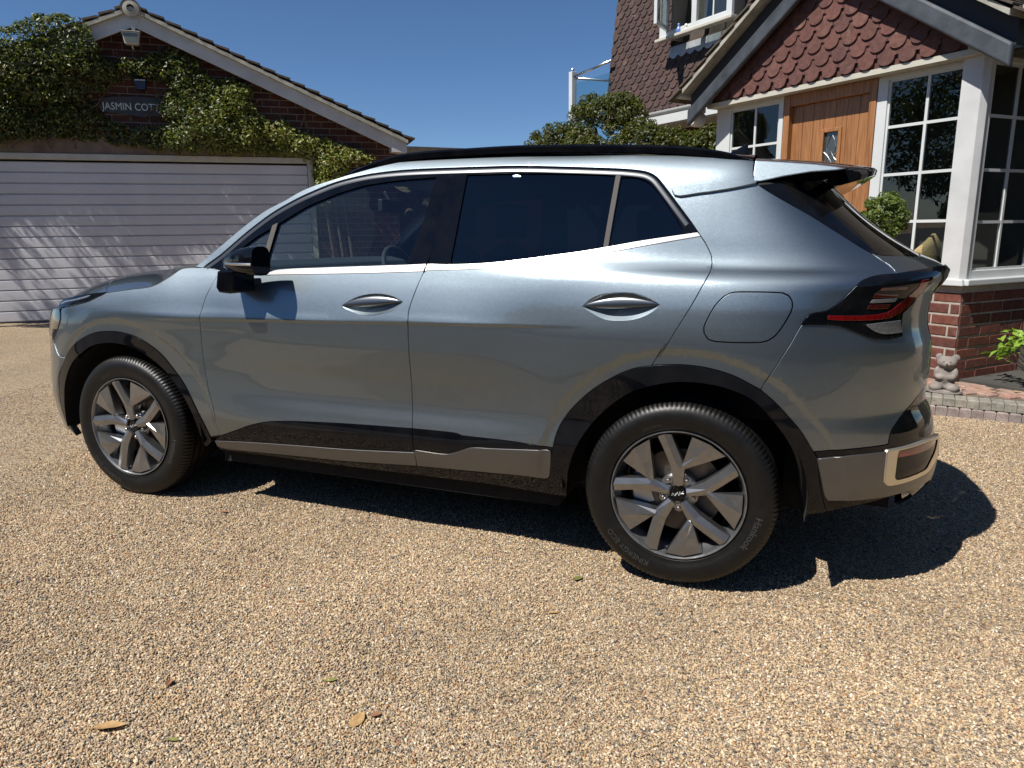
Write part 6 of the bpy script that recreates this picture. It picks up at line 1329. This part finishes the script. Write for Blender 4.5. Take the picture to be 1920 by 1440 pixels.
def hedge(x0,y0,x1,y1,h,seed,label,t=.9):
    hd=empty('hedge',(x0,y0,0),label=label,cat='hedge'); hd['kind']='thing'; rr=np.random.RandomState(seed); L=math.hypot(x1-x0,y1-y0); n=int(L*1100)
    s=rr.rand(n)*L; zz=rr.rand(n)*h; off=t*.5*np.where(rr.rand(n)<.5,1,-1)*rr.uniform(.75,1.05,n); top=rr.rand(n)<.2; zz[top]=h*rr.uniform(.93,1.04,top.sum()); off[top]=rr.uniform(-t/2,t/2,top.sum())
    d=np.array([(x1-x0)/L,(y1-y0)/L]); nn=np.array([-d[1],d[0]])
    P_=np.stack([s*d[0]+off*nn[0],s*d[1]+off*nn[1],zz],1)+rr.normal(0,.04,(n,3)); Q_=np.stack([nn[0]*np.sign(off),nn[1]*np.sign(off),np.full(n,.4)],1)
    leaves('foliage',P_,Q_,.15,K['leaf_hedge'],hd,seed,.7,.6,kind='stuff')
    m=MB(); c=[(0+nn[0]*q_,nn[1]*q_) for q_ in (-t*.38,t*.38)]; e=[(d[0]*L+a,d[1]*L+b) for a,b in c]
    m.add([(*c[0],0),(*c[1],0),(*e[1],0),(*e[0],0),(*c[0],h*.92),(*c[1],h*.92),(*e[1],h*.92),(*e[0],h*.92)],[(0,1,5,4),(1,2,6,5),(2,3,7,6),(3,0,4,7),(4,5,6,7)]); m.build('twigs',simple('dark_twigs',(.012,.016,.008),.95),hd)
hedge(-14,-7.2,12,-6.8,2.3,60,'clipped green hedge along the far side of the road'); hedge(10,-6.5,11.5,6,2.2,61,'clipped green hedge beside the lane to the right')

# ================= small things =================
# stone garden figure: a seated bear-like animal on an oval base
stf=empty('garden_statue',(4.272,3.79,.122),label='small grey stone seated animal figure at the corner of the brick step',cat='statue')
stf.rotation_euler=(0,0,math.radians(-12))
K['stone']=simple('grey_cast_stone',(.20,.175,.155),.9,var=.3,vscale=14,bump=.8,bscale=90)
def metaball_mesh(name,balls,mat,parent,res=.012):
    mb=bpy.data.metaballs.new(name); mb.resolution=res; mb.render_resolution=res; mb.threshold=.12
    for (x,y,z),(a,b,c),r in balls:
        e=mb.elements.new(type='ELLIPSOID'); e.co=(x,y,z); e.radius=r; m_=max(a,b,c); e.size_x=a/m_; e.size_y=b/m_; e.size_z=c/m_; e.radius=m_*1.45
    ob=bpy.data.objects.new('tmpball',mb); COL.objects.link(ob); dg=bpy.context.evaluated_depsgraph_get(); dg.update()
    me=bpy.data.meshes.new_from_object(ob.evaluated_get(dg)); bpy.data.objects.remove(ob); bpy.data.metaballs.remove(mb)
    me.polygons.foreach_set('use_smooth',[True]*len(me.polygons)); me.materials.clear()
    return link(name,me,mat,parent)
balls=[((0,0,.115),(.062,.052,.065),0),((0,-.002,.165),(.048,.042,.045),0),((0,-.012,.238),(.060,.050,.045),0),((0,-.055,.228),(.026,.026,.020),0),
 ((-.055,-.035,.045),(.045,.060,.032),0),((.055,-.035,.045),(.045,.060,.032),0),((-.058,-.075,.045),(.022,.02,.03),0),((.058,-.075,.045),(.022,.02,.03),0),
 ((-.062,-.02,.150),(.020,.022,.045),0),((.062,-.02,.150),(.020,.022,.045),0),((-.035,-.05,.125),(.030,.020,.018),0),((.035,-.05,.125),(.030,.020,.018),0),
 ((-.055,0,.278),(.026,.014,.026),0),((.055,0,.278),(.026,.014,.026),0)]
metaball_mesh('body',balls,K['stone'],stf)
m_=MB(); m_.lathe([(0,0),(.125,0),(.13,.008),(.125,.024),(.11,.03),(0,.03)],n=40,M=Matrix.Scale(.85,4,(0,1,0))@Matrix.Rotation(math.radians(90),4,'X')@Matrix.Scale(-1,4,(0,1,0))); 
m_.v=[(x,y,abs(z)) for x,y,z in m_.v]; m_.build('base',K['stone'],stf,smooth=True,angle=40)
m_=MB()
for s in (-1,1): m_.lathe([(.0,-.004),(.004,-.003),(.005,.0),(.0,.002)],n=10,M=Matrix.Translation((s*.022,-.066,.250)))
m_.lathe([(.0,-.006),(.007,-.003),(.008,.0),(.0,.002)],n=10,M=Matrix.Translation((0,-.088,.234))); m_.build('face_marks',simple('dark_stone',(.09,.08,.075),.9),stf)
# fallen leaves and bits on the gravel
K['dry1']=simple('dry_tan_leaf',(.34,.21,.085),.7,var=.25,vscale=60); K['dry2']=simple('dry_brown_leaf',(.22,.10,.045),.7,var=.3,vscale=60); K['dry3']=simple('half_green_leaf',(.20,.19,.05),.6,var=.4,vscale=40)
def fallen(x,y,L,ang,mat,label,curl=.2,asp=.6,z=.006):
    n=9; m=7; g=np.zeros((n,m,3))
    for i in range(n):
        s=i/(n-1); w_=asp*L*.5*math.sin(math.pi*min(1,s*.96+.03))**.75*(1.0-.25*s)
        for j in range(m):
            t=-1+2*j/(m-1); g[i,j]=((s-.5)*L,t*w_,abs(t)*curl*w_+.25*curl*L*(s-.5)**2*2-.15*curl*w_*math.sin(s*9)*abs(t))
    g=np.concatenate([g],0); mb=MB().grid(g); mb.tube([(-.5*L,0,.001),(-.68*L,.03*L,.004)],.0012,4)
    o=mb.build('fallen_leaf',mat,smooth=True); o.location=(x,y,z); o.rotation_euler=(R.uniform(-.1,.1),R.uniform(-.1,.1),ang); tag(o,label,'leaf','dry leaves fallen on the gravel'); return o
for a in [(1.979,-1.054,.062,1.6,K['dry1'],'largest oval tan leaf on the gravel near the bottom edge',.12,.72),
 (2.015,-1.018,.030,.6,K['dry2'],'small rust brown leaf just right of the large tan leaf',.5,.8),
 (1.811,-.933,.040,.5,K['dry3'],'greenish yellow leaf above the large tan leaf',.25,.55),
 (1.396,-1.331,.080,.55,K['dry1'],'long curled pale brown leaf in the lower left corner of the gravel',.45,.5),
 (1.581,-1.301,.036,.2,K['dry3'],'pale leaf between the curled leaf and the large tan leaf',.3,.5),
 (1.385,-1.121,.030,2.,K['dry2'],'tiny red-brown leaf curled up on the left gravel',.6,.8),
 (2.327,-.022,.050,1.2,K['dry3'],'upright olive leaf just in front of the rear wheel shadow',.5,.55),
 (2.31,-.30,.038,.4,K['dry1'],'pinkish tan leaf fragment on open gravel below the olive leaf',.3,.5),
 (1.237,-.517,.032,.1,K['dry2'],'small brown leaf on the gravel left of the middle',.5,.5),
 (.60,-.02,.045,.3,K['dry2'],'brown curled leaf on the gravel near the front wheel shadow',.5,.5),
 (5.05,3.95,.09,.9,K['dry1'],'bright orange-tan leaf lying on the paved step by the plant',.3,.6),
 (4.82,3.98,.05,.2,K['dry1'],'little yellow-brown leaf on the paving close to the brick wall',.3,.6)]:
    fallen(*a[:6],curl=a[6],asp=a[7],z=.128 if a[0]>4.5 else float(gh(a[0],a[1]))+.005)
# wire rim of a basket chair standing inside the porch
ch=empty('wicker_chair',mw=MB_@Matrix.Translation((.16,.42,0)),label='rounded wicker chair back seen through the porch side window',cat='chair')
m_=MB(); K['wicker']=simple('wicker',(.35,.26,.12),.8,var=.3,vscale=80,bump=1,bscale=200)
g=[]
for i in range(9):
    a=-1.1+2.2*i/8; g.append([(math.sin(a)*.30*(1-.0*k),.25-math.cos(a)*.28,.65+k*.10-.04*abs(a)*k*k*.12) for k in range(8)])
m_.grid(np.array(g)); o=m_.build('back',K['wicker'],ch,smooth=True); so=o.modifiers.new('s','SOLIDIFY'); so.thickness=.03
m_=MB(); m_.lathe([(0,.50),(.28,.50),(.30,.54),(.28,.60),(0,.60)],n=24,M=Matrix.Translation((0,.25,0))@Matrix.Rotation(math.radians(90),4,'X')@Matrix.Scale(-1,4,(0,1,0)))
m_.v=[(x,y,abs(z)) for x,y,z in m_.v]; m_.build('seat',K['wicker'],ch)
for sx,sy in ((-1,0),(1,0),(-1,1),(1,1)):
    m_=MB(); m_.tube([(sx*.2,.1+.32*sy,.14),(sx*.18,.12+.28*sy,.52)],.02,8); m_.build('leg',K['wicker'],ch)
